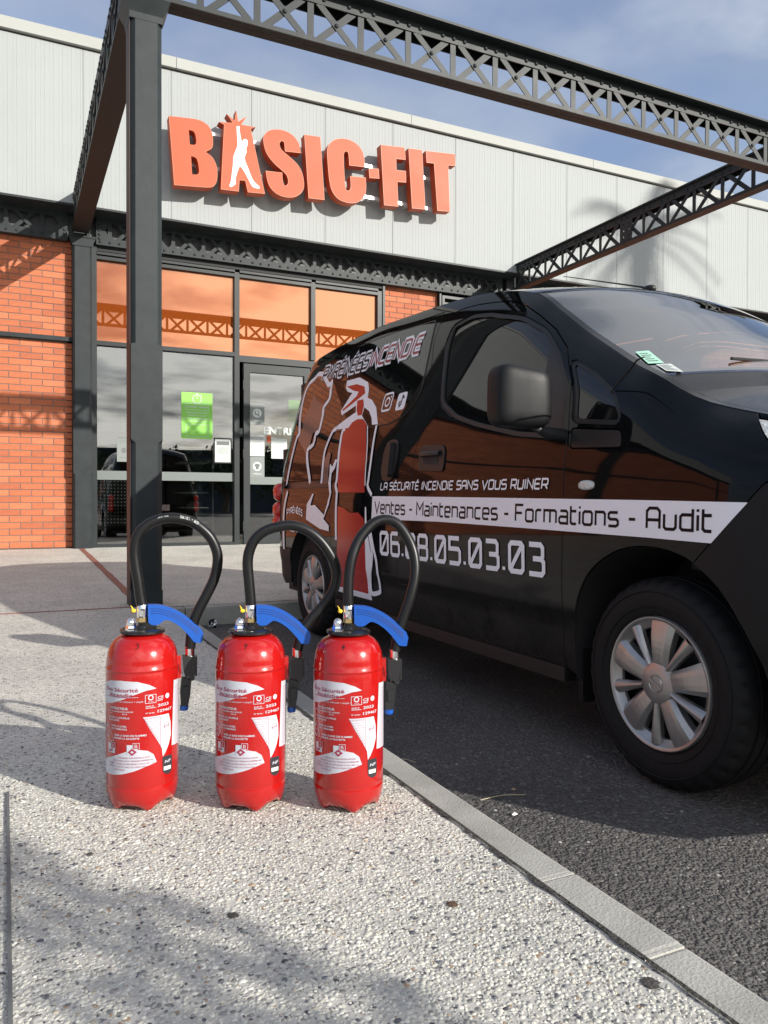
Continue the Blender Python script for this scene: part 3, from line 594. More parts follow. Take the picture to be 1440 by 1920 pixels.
cxs = [1.80 + 3.2 * i for i in range(-5, 6)]; 
for i in range(len(cxs) - 1):
    g = MB(); g.prism([(9.60, 5.902), (9.60, 6.03), (9.68, 6.045), (9.95, 6.03), (9.95, 5.902)], lambda u, v, d: (d, u, v), cxs[i] + .003, cxs[i + 1] - .003); g.obj('coping', coping_m, BL)
g = MB(); g.box((XL, 9.66, 4.083), (XR, 10.1, 4.094)); g.box((XL, 9.645, 4.072), (XR, 9.70, 4.096)); g.obj('soffit', steel, BL)
g = MB(); g.box((XL, 10.02, 3.80), (XR, 10.12, 4.083)); g.obj('fascia_plate', steel_in, BL)
g = MB(); g.box((XL, 21.8, 0), (XR, 22, 4.1)); g.box((XL, 10.3, 0), (XL + .2, 22, 4.1)); g.box((XR - .2, 10.3, 0), (XR, 22, 4.1)); g.obj('wall', inter, BL)
g = MB(); g.box((XL, 10.12, 0.0), (XR, 21.8, 0.085)); g.obj('interior_floor', mat('rubber_floor', (0.03, 0.03, 0.032), 0.5, var=(3, .2)), BL)
g = MB(); g.box((XL, 10.12, 3.9), (XR, 21.8, 3.95)); g.obj('interior_ceiling', dark, BL)
# facade truss
rv = MB(); rv.lathe([(0.0165, 0), (0.0155, -0.005), (0.011, -0.010), (0.004, -0.0125), (0, -0.013)], 8, axis='z'); rv.v = [(a, c, b) for a, b, c in rv.v]
rivet_src = None
def rivet(parent, x, y, z, side='y'):
    global rivet_src
    if rivet_src is None: rivet_src = rv.obj('rivet', steel, parent, local=True); o = rivet_src
    else: o = inst('rivet', rivet_src, parent, (0, 0, 0))
    og = ORG[parent.name]; o.location = (x - og.x, y - og.y, z - og.z)
    if side == 'x': o.rotation_euler = (0, 0, -math.pi / 2)
    return o
for bi in range(len(PX) - 1):
    xa, xb = PX[bi] + .16, PX[bi + 1] - .16
    g = MB(); g.box((xa, 9.94, 3.757), (xb, 9.952, 3.845)); g.box((xa, 9.952, 3.757), (xb, 10.10, 3.77)); g.box((xa, 9.94, 4.02), (xb, 9.952, 4.083)); tr = g.obj('facade_truss', steel, BL)
    bay = 0.376; x = 2.951 + math.ceil((xa - 2.951) / bay) * bay; vis = bi == 2
    allm = MB()
    while x < xb - 0.05:
        cells = []
        cells.append(('web_vertical', [((x, 9.948, 3.83), (x, 9.948, 4.04), 0.045)]))
        if x + bay < xb:
            cells.append(('web_diagonal', [((x + .07, 9.955, 3.82), (x + bay - .07, 9.955, 4.05), 0.042)])); cells.append(('web_diagonal', [((x + bay - .07, 9.946, 3.82), (x + .07, 9.946, 4.05), 0.042)]))
        for nm, L_ in cells:
            mb = MB() if vis else allm
            for p, q, w_ in L_: mb.bar(p, q, w_, 0.008, (0, 1, 0))
            if vis: mb.obj(nm, steel, tr)
        if vis or bi == 1 and x > -0.5:
            if x + bay < xb: rivet(tr, x + bay / 2, 9.942, 3.935)
            for dx in (-.11, 0, .11): rivet(tr, x + dx, 9.94, 3.795)
            g2 = MB(); g2.prism([(x - .05, 3.845), (x + .05, 3.845), (x + .022, 3.885), (x - .022, 3.885)], lambda u, v, d: (u, d, v), 9.9445, 9.9515); g2.obj('gusset', steel, tr)
        x += bay
    if allm.f: allm.obj('web', steel, tr, kind='stuff')
    for xe, sg in ((xa, 1), (xb, -1)):
        g = MB(); g.prism([(xe, 3.84), (xe + sg * .16, 3.84), (xe + sg * .10, 3.94), (xe + sg * .16, 4.03), (xe, 4.03)], lambda u, v, d: (u, d, v), 9.943, 9.951); g.obj('end_plate', steel, tr)
        for zc in (3.83, 3.88, 3.93, 3.98): rivet(tr, xe + sg * .035, 9.941, zc)
# shop front
WF = lambda a, b, m=alu, nm='frame_bar', par=None: MB().box(a, b).obj(nm, m, par)
sf = MB(); sf.box((0.87, 9.985, 0.10), (0.925, 10.10, 3.757)); sf.box((0.865, 9.965, 0.10), (0.885, 10.0, 3.757)); shop = sf.obj('shop_front', alu, BL)
for a, b in (((2.615, 9.99, .1), (2.68, 10.1, 3.66)), ((3.672, 9.99, 2.60), (3.735, 10.1, 3.66)), ((4.672, 9.99, .1), (4.735, 10.1, 3.66)), ((4.75, 9.985, .1), (4.784, 10.09, 3.757))): WF(a, b, nm='mullion', par=shop)
for x0, x1 in ((0.925, 2.615), (2.68, 3.672), (3.735, 4.672)):
    WF((x0, 9.992, 3.60), (x1, 10.1, 3.64), par=shop, nm='head_bar'); WF((x0, 9.975, 3.655), (x1, 10.05, 3.685), alu, par=shop, nm='head_trim')
WF((0.885, 10.0, 3.70), (4.75, 10.1, 3.757), dark, 'head_recess', shop)
WF((0.925, 9.992, 2.565), (2.615, 10.1, 2.618), par=shop, nm='transom'); WF((2.68, 9.992, 2.50), (4.672, 10.1, 2.585), par=shop, nm='transom')
WF((0.925, 9.992, .10), (2.615, 10.1, .145), par=shop, nm='bottom_rail')
sill_m = mat('push_bar', (0.15, 0.17, 0.162), 0.4, metal=0.2)
WF((0.925, 10.03, 0.935), (2.615, 10.06, 1.045), sill_m, 'glazing_band', shop)
def pane(x0, x1, z0, z1, m, par, y=10.045):
    g = MB(); g.box((x0, y, z0), (x1, y + .012, z1)); return g.obj('pane', m, par)
pane(0.925, 2.615, 2.618, 3.60, glass_o, shop); pane(2.68, 3.672, 2.585, 3.60, glass_o, shop); pane(3.735, 4.672, 2.585, 3.60, glass_o, shop)
pane(0.925, 2.615, .145, 2.565, glass_s, shop)
g = MB(); g.box((3.672, 9.99, .1), (3.70, 10.1, 2.50)); g.obj('door_post', alu, shop)
for x0, x1, hs in ((2.74, 3.665, 1), (3.705, 4.665, -1)):
    w_ = 0.085
    g = MB(); g.box((x0, 10.0, .115), (x0 + w_, 10.06, 2.485)); g.box((x1 - w_, 10.0, .115), (x1, 10.06, 2.485)); g.box((x0 + w_, 10.0, .115), (x1 - w_, 10.06, .25)); g.box((x0 + w_, 10.0, 2.375), (x1 - w_, 10.06, 2.485))
    d = g.obj('door', alu, BL); pane(x0 + w_, x1 - w_, .25, 2.375, glass_s, d, 10.035)
    MB().box((x0 + w_, 10.015, 0.90), (x1 - w_, 10.034, 1.0)).obj('push_bar', sill_m, d)
    hx = x0 - .012 if hs == 1 else x1 - .003
    for zc in (0.35, 1.30, 2.2): MB().box((hx, 9.985, zc - .06), (hx + .015, 10.01, zc + .06)).obj('hinge', alu, d)
# louvre window right of the brick strip
g = MB(); g.box((5.672, 9.98, .1), (5.70, 10.1, 3.757)); g.box((5.72, 9.985, .1), (5.76, 10.1, 3.72)); g.box((6.75, 9.985, .1), (6.80, 10.1, 3.72)); g.box((5.76, 9.985, 3.68), (6.75, 10.1, 3.72)); lv = g.obj('louvre_frame', alu, BL)
MB().box((5.76, 10.09, .1), (6.75, 10.1, 3.68)).obj('backing', dark, lv)
for i in range(24): MB().bar((5.765, 10.04, 2.30 + i * .057), (6.745, 10.04, 2.30 + i * .057), 0.05, 0.006, (0, 1, .8)).obj('slat', rail_m, lv)
pane(5.765, 6.745, .1, 2.25, glass_s, lv, 10.05)

# ---------------------------------------------------------------- interior things seen through the glass
t = empty('perforated_screen', (1.25, 11.0, .085), 'black perforated metal screen standing behind the left window pane', 'screen')
g = MB(); g.box((0.95, 11.0, .35), (1.72, 11.02, 1.08)); g.box((0.95, 10.99, 1.08), (1.75, 11.03, 1.12)); g.box((1.0, 11.0, .085), (1.04, 11.03, .35)); g.box((1.6, 11.0, .085), (1.64, 11.03, .35)); g.obj('panel', dark, t)
g = MB()
for i in range(17):
    for j in range(15):
        x, z = 0.975 + i * .044, .385 + j * .046
        g.add([(x + .009 * math.cos(a), 10.998, z + .009 * math.sin(a)) for a in [k * math.pi / 3 for k in range(6)]], [tuple(range(6))])
g.obj('perforations', shelf_m, t, kind='stuff')
t = empty('shelf_rack', (2.35, 11.2, .085), 'tall dark rack with thin pale shelf edges behind the glass beside the door', 'shelf rack')
g = MB(); g.box((1.98, 11.3, .085), (2.0, 11.7, 2.15)); g.box((2.56, 11.2, .085), (2.58, 11.22, 2.15)); g.box((2.0, 11.68, .085), (2.56, 11.7, 2.15)); g.obj('frame', inter, t)
for i in range(9): MB().box((2.14, 11.2, .36 + i * .215), (2.55, 11.6, .375 + i * .215)).obj('shelf', shelf_m, t)
MB().tube([(2.60, 11.15, .085), (2.60, 11.15, 2.2)], .012, 8).obj('pole', rail_m, t)
t = empty('locker', (1.95, 11.3, .085), 'dark grey locker standing behind the pane right of the steel column', 'locker')
MB().box((1.62, 11.35, .085), (1.96, 11.8, 1.75)).obj('body', inter, t)
for i in range(7): MB().box((1.80, 11.335, .3 + i * .2), (1.86, 11.348, .31 + i * .2)).obj('handle', shelf_m, t)
lamp_e = bpy.data.materials.new('lamp_glow'); lamp_e.use_nodes = True; lamp_e.node_tree.nodes['Principled BSDF'].inputs['Emission Color'].default_value = (1, .97, .9, 1); lamp_e.node_tree.nodes['Principled BSDF'].inputs['Emission Strength'].default_value = 7.0
for (lx, ly), lab in zip(((1.0, 12.0), (3.6, 12.0), (1.0, 15.5), (3.6, 15.5)), ('lit ceiling lamp inside the hall, front left', 'lit ceiling lamp inside the hall, front right', 'lit ceiling lamp inside the hall, back left', 'lit ceiling lamp inside the hall, back right')):
    t = empty('ceiling_lamp', (lx, ly, 3.9), lab, 'ceiling lamp', 'ceiling lamps in the hall'); MB().box((lx - .08, ly - .6, 3.80), (lx + .08, ly + .6, 3.83)).obj('diffuser', lamp_e, t); MB().box((lx - .10, ly - .62, 3.83), (lx + .10, ly + .62, 3.9)).obj('housing', alu, t)
t = MB().box((0.7, 10.9, 1.60), (4.9, 10.96, 1.72)).obj('handrail', sill_m); setp(t, 'pale grey horizontal rail hanging just behind the shop glass', 'rail')
for i, (x, y, w_, h_, lab) in enumerate(((3.4, 14, 1.2, 1.3, 'dark training machine far inside the hall behind the door'), (1.3, 13.2, .7, 1.5, 'dark upright cabinet far inside the hall behind the left pane'))):
    g = MB(); g.box((x - w_ / 2, y, .085), (x + w_ / 2, y + .5, .085 + h_ * .4)); g.box((x - w_ / 2, y, .085 + h_ * .4), (x - w_ / 2 + .06, y + .08, .085 + h_)); g.box((x + w_ / 2 - .06, y, .085 + h_ * .4), (x + w_ / 2, y + .08, .085 + h_)); g.box((x - w_ / 2, y, .085 + h_), (x + w_ / 2, y + .1, .145 + h_)); o = g.obj('gym_machine' if i == 0 else 'cabinet', inter); setp(o, lab, 'machine' if i == 0 else 'cabinet')

# ---------------------------------------------------------------- posters
YP = 10.0435
FY = lambda y: (lambda u, v, d=0.0: (u, y - d, v))
def sheet(name, x0, x1, z0, z1, m, label, cat='poster', y=YP, group=None):
    t = empty(name, ((x0 + x1) / 2, y, z0), label, cat, group); MB().box((x0, y - .0012, z0), (x1, y, z1)).obj('sheet', m, t); return t
yt = YP - .0022
t = sheet('poster', 1.942, 2.337, 1.478, 2.067, green, 'bright green opening hours poster with stopwatch symbol stuck inside the window')
g = MB(); f = FY(yt)
g2 = [(2.14 + .055 * math.cos(a), 1.985 + .055 * math.sin(a)) for a in [k * math.pi / 12 for k in range(24)]]
ribbon(g, g2, .009, lambda u, v, o: f(u, v), closed=True); g.box((2.125, yt - .0004, 2.043), (2.155, yt, 2.055)); ribbon(g, [(2.14, 1.985), (2.14, 2.025)], .008, lambda u, v, o: f(u, v)); ribbon(g, [(2.185, 2.03), (2.2, 2.045)], .010, lambda u, v, o: f(u, v))
ribbon(g, roundp([(1.99, 1.845), (2.29, 1.845), (2.29, 1.925), (1.99, 1.925)], .012), .005, lambda u, v, o: f(u, v), closed=True); ribbon(g, roundp([(2.0, 1.505), (2.28, 1.505), (2.28, 1.66), (2.0, 1.66)], .008), .004, lambda u, v, o: f(u, v), closed=True)
put_text(g, 'OUVERT 24H/24', 2.005, 1.872, .27, .027, f, .02)
put_text(g, 'VIDÉOPROTECTION', 1.995, 1.80, .29, .021, f, .01); put_text(g, 'DANS CE CLUB', 2.03, 1.765, .22, .021, f, .01); put_text(g, 'CCTV IS IN OPERATION', 1.96, 1.725, .35, .021, f, .01); put_text(g, 'AT THIS CLUB', 2.04, 1.69, .21, .021, f, .01)
g.obj('print', paper, t, kind='stuff')
t = sheet('poster', 3.37, 3.62, 1.75, 2.05, green, 'small green poster stuck on the door glass behind the van roof'); g = MB(); put_text(g, 'OUVERT', 3.4, 1.93, .2, .03, f, .01); put_text(g, '24H/24', 3.4, 1.85, .2, .03, f, .01); g.obj('print', paper, t, kind='stuff')
def lines(g, x0, x1, z0, z1, n, seed, th=.004):
    r = random.Random(seed)
    for i in range(n):
        z = z1 - (z1 - z0) * (i + .5) / n; x = x0
        while x < x1 - .01:
            w_ = r.uniform(.012, .035)
            g.box((x, yt - .0003, z - th / 2), (min(x + w_, x1), yt, z + th / 2)); x += w_ + .006
t = sheet('notice', 2.372, 2.575, 1.185, 1.484, paper, 'white text notice with grey header taped on the pane left of the door', 'notice')
g = MB(); g.box((2.39, yt, 1.405), (2.558, yt + .0005, 1.455)); lines(g, 2.395, 2.55, 1.29, 1.385, 7, 1, .0045); ribbon(g, [(2.41 + .03 * math.cos(a), 1.21 + .04 * math.sin(a)) for a in [k * math.pi / 12 for k in range(7)]], .003, lambda u, v, o: f(u, v)); lines(g, 2.47, 2.54, 1.205, 1.24, 2, 2); g.obj('print', ink, t, kind='stuff')
MB().box((2.355, YP - .0005, 1.170), (2.59, YP + .0005, 1.50)).obj('backing', dark, t)
for z0, z1, m, lab, kk in ((1.69, 1.975, paper_g, 'grey notice with white round pictogram, topmost on the door glass', 0), (1.275, 1.555, paper, 'pale notice with grey header on the door glass below the word', 1), (0.985, 1.268, paper_g, 'grey notice with white round t-shirt pictogram, lowest on the door glass', 2)):
    t = sheet('notice', 2.83, 3.03, z0, z1, m, lab, 'notice', y=10.0335); g = MB(); f2 = FY(10.031)
    if kk != 1:
        c = (2.93, z0 + .155); g.add([f2(c[0] + .06 * math.cos(a), c[1] + .06 * math.sin(a)) for a in [k * math.pi / 10 for k in range(20)]], [tuple(range(20))]); g.obj('pictogram_disc', paper, t); g = MB(); f3 = FY(10.030)
        if kk == 0: ribbon(g, [(2.90, z0 + .185), (2.905, z0 + .14), (2.94, z0 + .135), (2.95, z0 + .11)], .012, lambda u, v, o: f3(u, v)); ribbon(g, [(2.94, z0 + .19), (2.955, z0 + .125)], .007, lambda u, v, o: f3(u, v))
        else: g.add([f3(a, z0 + b) for a, b in ((2.89, .175), (2.915, .19), (2.945, .19), (2.97, .175), (2.96, .15), (2.95, .155), (2.95, .115), (2.91, .115), (2.91, .155), (2.90, .15))], [tuple(range(10))])
        g.obj('pictogram', ink, t); g = MB(); put_text(g, 'MERCI', 2.87, z0 + .045, .12, .022, f2, .01); g.obj('print', paper, t, kind='stuff')
    else:
        g.box((2.845, 10.031, z1 - .06), (3.015, 10.0315, z1 - .025)); 
        for q in range(5): g.box((2.855, 10.031, z1 - .085 - q * .02), (3.0 - (q % 3) * .02, 10.0315, z1 - .079 - q * .02))
        ribbon(g, [(2.90, z0 + .05), (2.93, z0 + .035), (2.97, z0 + .07)], .006, lambda u, v, o: f2(u, v)); g.obj('print', mat('ink_light', (.35, .36, .36), .6), t, kind='stuff')
t = sheet('notice', 3.125, 3.345, 1.25, 1.52, paper, 'white notice on the door glass under the word entrance', 'notice', y=10.0335); g = MB()
for q in range(8): g.box((3.15, 10.031, 1.47 - q * .025), (3.31 - (q % 3) * .03, 10.0315, 1.476 - q * .025))
g.obj('print', MATS.get('ink_light', ink), t, kind='stuff')
t = setp(MB().prism([(3.062, 1.555), (3.118, 1.555), (3.118, 1.475), (3.09, 1.455), (3.062, 1.475)], lambda u, v, d: (u, d, v), 10.031, 10.033).obj('sticker', sign_o), 'small orange shield sticker on the door glass', 'sticker')
g = MB(); put_text(g, 'ENTRÉE', 3.02, 1.575, .50, .10, FY(10.032), .045); setp(g.obj('door_lettering', paper), 'pale block letters spelling the French word for entrance on the door glass', 'lettering')
t = sheet('notice', 1.16, 1.32, 1.16, 1.46, paper_g, 'dim grey notice on the left pane beside the steel column', 'notice'); g = MB(); lines(g, 1.18, 1.30, 1.39, 1.43, 2, 5); lines(g, 1.19, 1.29, 1.20, 1.22, 1, 6); g.add([f(1.24 + .03 * math.cos(a), 1.3 + .035 * math.sin(a)) for a in [k * math.pi / 6 for k in range(12)]], [tuple(range(12))]); g.obj('print', ink, t, kind='stuff')

# ---------------------------------------------------------------- illuminated letters
SG = empty('gym_sign', (3.6, 9.52, 4.9), 'big raised orange letters forming the gym name on the white cladding', 'sign')
SIGN={
'B': [[1.673,5.212],[1.829,5.228],[2.004,5.244],[2.092,5.227],[2.155,5.183],[2.19,5.115],[2.199,5.001],[2.186,4.927],[2.105,4.874],[2.181,4.838],[2.226,4.775],[2.251,4.682],[2.249,4.565],[2.217,4.488],[2.163,4.454],[2.003,4.437],[1.734,4.411]],
'Bh1': [[1.906,5.093],[1.951,5.096],[1.982,5.072],[1.999,4.961],[1.977,4.93],[1.92,4.927]],
'Bh2': [[1.933,4.79],[1.986,4.787],[2.012,4.752],[2.033,4.615],[2.004,4.583],[1.946,4.577]],
'A': [[2.267,5.266],[2.435,5.291],[2.362,5.384],[2.461,5.321],[2.479,5.455],[2.505,5.322],[2.608,5.404],[2.545,5.292],[2.724,5.298],[2.662,5.266],[2.844,4.499],[2.625,4.481],[2.592,4.616],[2.522,4.61],[2.513,4.47],[2.289,4.458],[2.33,5.244]],
'man': [[2.483,5.256],[2.52,5.268],[2.518,5.232],[2.522,5.21],[2.536,5.123],[2.557,5.073],[2.564,5.11],[2.592,5.127],[2.62,5.113],[2.625,5.068],[2.601,5.009],[2.61,4.966],[2.592,4.935],[2.583,4.87],[2.62,4.795],[2.657,4.703],[2.695,4.628],[2.77,4.577],[2.775,4.555],[2.751,4.545],[2.685,4.553],[2.662,4.585],[2.601,4.692],[2.555,4.756],[2.522,4.782],[2.495,4.709],[2.472,4.624],[2.474,4.552],[2.453,4.535],[2.417,4.506],[2.394,4.515],[2.398,4.538],[2.415,4.577],[2.426,4.678],[2.44,4.789],[2.44,4.869],[2.463,4.937],[2.499,5.034],[2.49,5.113],[2.485,5.22]],
'S': [[2.817,5.148],[2.827,5.225],[2.885,5.293],[2.979,5.329],[3.086,5.339],[3.193,5.311],[3.269,5.249],[3.302,5.174],[3.313,5.094],[3.102,5.075],[3.097,5.143],[3.091,5.188],[3.062,5.199],[3.033,5.176],[3.03,5.13],[3.065,5.076],[3.15,5.031],[3.258,4.96],[3.324,4.88],[3.357,4.762],[3.357,4.649],[3.313,4.58],[3.237,4.525],[3.14,4.501],[3.023,4.509],[2.927,4.563],[2.875,4.645],[2.851,4.787],[3.067,4.804],[3.074,4.691],[3.097,4.646],[3.129,4.655],[3.149,4.694],[3.134,4.773],[3.086,4.815],[2.959,4.893],[2.853,5.004]],
'I': [[3.358,5.339],[3.577,5.355],[3.636,4.557],[3.417,4.543]],
'C': [[3.667,5.173],[3.678,5.259],[3.745,5.346],[3.848,5.393],[3.962,5.405],[4.09,5.373],[4.172,5.293],[4.199,5.181],[4.202,5.083],[3.98,5.065],[3.974,5.17],[3.963,5.231],[3.928,5.24],[3.899,5.208],[3.905,5.041],[3.923,4.769],[3.946,4.736],[3.981,4.737],[4.004,4.784],[3.992,4.93],[4.214,4.951],[4.226,4.823],[4.209,4.713],[4.138,4.626],[4.045,4.581],[3.941,4.572],[3.826,4.594],[3.747,4.665],[3.707,4.763],[3.684,4.947]],
'-': [[4.258,5.08],[4.404,5.101],[4.415,4.972],[4.269,4.954]],
'F': [[4.432,5.426],[4.792,5.46],[4.806,5.295],[4.664,5.281],[4.67,5.134],[4.81,5.147],[4.816,4.992],[4.682,4.977],[4.699,4.648],[4.484,4.632]],
'J': [[4.848,5.461],[5.059,5.478],[5.113,4.676],[4.905,4.66]],
'T': [[5.116,5.479],[5.58,5.524],[5.587,5.361],[5.471,5.347],[5.5,4.711],[5.299,4.692],[5.244,5.329],[5.128,5.32]],
}

fn = lambda u, v, d: (u, d, v)
def smoothp(p, it=1):
    """round soft corners only"""
    for _ in range(it):
        o = []; n = len(p)
        for i in range(n):
            a, b, c = Vector(p[i - 1]), Vector(p[i]), Vector(p[(i + 1) % n]); ang = (b - a).angle(c - b)
            if ang < 0.95: o += [tuple(b.lerp(a, .25)), tuple(b.lerp(c, .25))]
            else: o.append(tuple(b))
        p = o
    return p
HO = {'B': ['Bh1', 'Bh2']}
for k in ('B', 'A', 'S', 'I', 'C', '-', 'F', 'J', 'T'):
    p = SIGN[k]; p = smoothp(p, 2) if k in 'BSC' else p
    g = MB(); g.prism(p, fn, 9.40, 9.525, [smoothp(SIGN[h], 1) for h in HO.get(k, [])]); o = g.obj('hyphen' if k == '-' else 'letter', sign_o, SG)
    # thin bright edge trim
    e = MB(); ribbon(e, offset(p, .003), .004, lambda u, v, d: (u, 9.3985, v), closed=True); e.obj('edge_trim', mat('sign_trim', (.55, .19, .10), .45) if 'sign_trim' not in MATS else MATS['sign_trim'], o)
g = MB(); g.prism(smoothp(SIGN['man'], 1), fn, 9.396, 9.3995); g.obj('athlete_silhouette', white_p, SG)
for z, x0, x1 in ((5.17, 1.9, 5.3), (4.755, 1.9, 5.4)): MB().box((x0, 9.53, z - .022), (x1, 9.56, z + .022)).obj('mounting_rail', rail_m, SG)
for x in (2.22, 2.80, 3.62, 4.35, 4.9, 5.2):
    for z in (5.17, 4.755): MB().box((x - .02, 9.56, z - .025), (x + .02, 9.645, z + .025)).obj('bracket', rail_m, SG)

# ---------------------------------------------------------------- pergola
PG = empty('steel_pergola', (0.77, 5.2, 0), 'dark grey riveted lattice steel pergola standing in front of the hall', 'pergola')
strip_brown = mat('column_side_brown', (0.034, 0.016, 0.012), 0.6, var=(9, .3))  # brown tone for the strip on the column's left side
primer = mat('beam_underside_shade', (0.010, 0.0085, 0.008), 0.6, var=(9, .3), bump=[('noise', 40, .5, .004)])  # near-black sheet: shade under the beams put into the colour
for x in (0.770, 6.905):
    g = MB(); section_loft(g, x, 5.2, 0.098, 0.10, [(-0.02, .0), (0.10, .0), (0.105, .030), (1.04, .030), (1.065, .0), (1.665, .0), (1.67, .030), (3.86, .030)]); c = g.obj('column', steel, PG)
    MB().box((x - .1005, 5.118, .11), (x - .0975, 5.28, 3.72)).obj('brown_side_strip', strip_brown, c)
    g = MB(); a, b = .098, .145
    vs = []
    for z, r in ((3.70, a + .004), (3.74, a + .006), (3.83, b), (3.875, b)): vs += [(x - r, 5.2 - r, z), (x + r, 5.2 - r, z), (x + r, 5.2 + r, z), (x - r, 5.2 + r, z)]
    g.add(vs, [(j * 4 + i, j * 4 + (i + 1) % 4, (j + 1) * 4 + (i + 1) % 4, (j + 1) * 4 + i) for j in range(3) for i in range(4)] + [(3, 2, 1, 0), (12, 13, 14, 15)]); g.obj('capital', steel, c)
    g = MB(); section_loft(g, x, 5.2, .10, .10, [(3.876, .02), (4.26, .02)]); g.obj('head_block', steel, c)
def lattice(p0, p1, axis, z0=3.86, z1=4.225, bay=0.38, phase=0.0, w=0.13, riv=True, over=0.09, splice=None, name='lattice_beam'):
    """p0,p1: start/end along axis; w: width across; the outer face looks to -y (axis x) or -x (axis y)"""
    a, b, c = p0, p1[0], p1[1]                       # a: start, b: end, c: outer face coordinate
    if axis == 'x': M = lambda s, t, z: (s, c + t, z); nrm = (0, 1, 0)
    else: M = lambda s, t, z: (c + t, s, z); nrm = (1, 0, 0)
    def bx(s0, s1, t0, t1, za, zb, mb): 
        q0, q1 = M(s0, t0, za), M(s1, t1, zb); mb.box(tuple(min(u, v) for u, v in zip(q0, q1)), tuple(max(u, v) for u, v in zip(q0, q1)))
    g = MB(); bx(a, b, 0, w, z0, z0 + .012, g); bx(a, b, 0, .010, z0 + .012, z0 + .030, g); bx(a, b, w - .01, w, z0 + .012, z0 + .030, g)
    bm_ = g.obj(name, steel, PG)
    g = MB(); bx(a, b, -over, w + over, z1 - .018, z1, g); bx(a, b, 0, .010, z1 - .098, z1 - .018, g); bx(a, b, w - .01, w, z1 - .098, z1 - .018, g); g.obj('top_chord', steel, bm_)
    g = MB(); bx(a, b, w * .5 - .003, w * .5 + .003, z0 - .003, z0 + .0, g); bx(a, b, .002, w - .002, z0 - .0022, z0 - .0008, g); g.obj('shaded_underside', primer, bm_)
    s = phase
    while s < a + .04: s += bay
    prev = None; za, zb = z0 + .022, z1 - .09
    while s < b - .03:
        for t, ti in ((0.012, 0),):
            mb = MB(); mb.bar(M(s, t, za), M(s, t, zb), .046, .008, nrm); mb.obj('web_vertical', steel, bm_)
            if s + bay < b + .02:
                m1 = MB(); m1.bar(M(s + .055, t + .002, za), M(s + bay - .055, t + .002, zb), .046, .007, nrm); m1.obj('web_diagonal', steel, bm_)
                m2 = MB(); m2.bar(M(s + bay - .055, t - .006 * (1 - 2 * ti), za), M(s + .055, t - .006 * (1 - 2 * ti), zb), .046, .007, nrm); m2.obj('web_diagonal', steel, bm_)
        if riv:
            for ds in (-.095, 0, .095):
                if a < s + ds < b: rivet(bm_, *M(s + ds, -.0005, z1 - .062), side=axis == 'y' and 'x' or 'y')
            if s + bay < b: rivet(bm_, *M(s + bay / 2, .002, (za + zb) / 2), side=axis == 'y' and 'x' or 'y')
        s += bay
    if splice:
        g = MB(); hs = [[(splice + i + .011 * math.cos(q * math.pi / 4), (z0 + z1) / 2 - .03 + j + .011 * math.sin(q * math.pi / 4)) for q in range(8)] for i in (-.045, .045) for j in (-.075, 0, .075)]
        g.prism([(splice - .10, z0 + .028), (splice + .10, z0 + .028), (splice + .10, z1 - .09), (splice - .10, z1 - .09)], lambda u, v, d: M(u, d, v), -.004, .004, hs); sp_ = g.obj('splice_plate', steel, bm_)
    return bm_
lattice(0.872, (6.80, 5.10), 'x', phase=1.111)
lattice(5.302, (9.90, 0.64), 'y', phase=5.48, w=.19, over=0.0, riv=True)
lattice(5.302, (9.93, 6.80), 'y', phase=5.55, w=.13, over=0.03, riv=True, splice=7.35)
# ---------------------------------------------------------------- van
CX = 2.41
def herm(xs, ys):
    xs = np.array(xs, float); ys = np.array(ys, float); d = np.diff(ys) / np.diff(xs); m = np.empty_like(ys); m[0] = d[0]; m[-1] = d[-1]
    for i in range(1, len(xs) - 1): m[i] = 0 if d[i - 1] * d[i] <= 0 else 2 * d[i - 1] * d[i] / (d[i - 1] + d[i])
    def f(x):
        x = np.clip(np.asarray(x, float), xs[0], xs[-1]); i = np.clip(np.searchsorted(xs, x) - 1, 0, len(xs) - 2); h = xs[i + 1] - xs[i]; t = (x - xs[i]) / h
        return ys[i] * (2 * t ** 3 - 3 * t ** 2 + 1) + h * m[i] * (t ** 3 - 2 * t ** 2 + t) + ys[i + 1] * (3 * t ** 2 - 2 * t ** 3) + h * m[i + 1] * (t ** 3 - t ** 2)
    return f
_ey = [.76, .95, 1.15, 1.337, 1.5, 1.57, 1.68, 1.79, 1.90, 2.065, 2.245, 2.41, 2.66, 2.95, 3.5, 3.9, 4.37, 4.73, 4.95, 5.1]
EX = herm(_ey, [1.99, 1.84, 1.745, 1.70, 1.685, 1.68, 1.675, 1.69, 1.71, 1.74, 1.77, 1.795, 1.80, 1.80, 1.80, 1.80, 1.80, 1.80, 1.82, 1.88])
EZ = herm(_ey, [.82, .90, .965, 1.012, 1.06, 1.092, 1.158, 1.212, 1.273, 1.367, 1.482, 1.582, 1.650, 1.69, 1.725, 1.742, 1.737, 1.722, 1.69, 1.62])
prof=herm([.15,.24,.32,.40,.46,.60,.70,.80,.90,1.0,1.1,1.2,1.4,1.6,1.7,1.8],[.08,.05,.022,.016,.006,.001,.0,.0025,.011,.0265,.048,.0735,.128,.185,.215,.26])
def side(y, z):
    y = np.asarray(y, float); z = np.asarray(z, float); x = 1.565 + prof(z); ze = EZ(y); k = np.clip((z - (ze - .19)) / .19, 0, 1.3)
    x = x + (EX(y) - 1.565 - prof(ze)) * k ** 2.6
    f = np.clip((1.45 - y) / .72, 0, .999); x = x + np.where(f > 0, .5 * (1 - np.sqrt(1 - f * f)), 0) * (1 - np.clip(k, 0, 1) ** 2.6)
    r = np.clip((y - 4.78) / .36, 0, .999); return x + np.where(r > 0, .33 * (1 - np.sqrt(1 - r * r)), 0)
RZ = -0.12                                             # road level
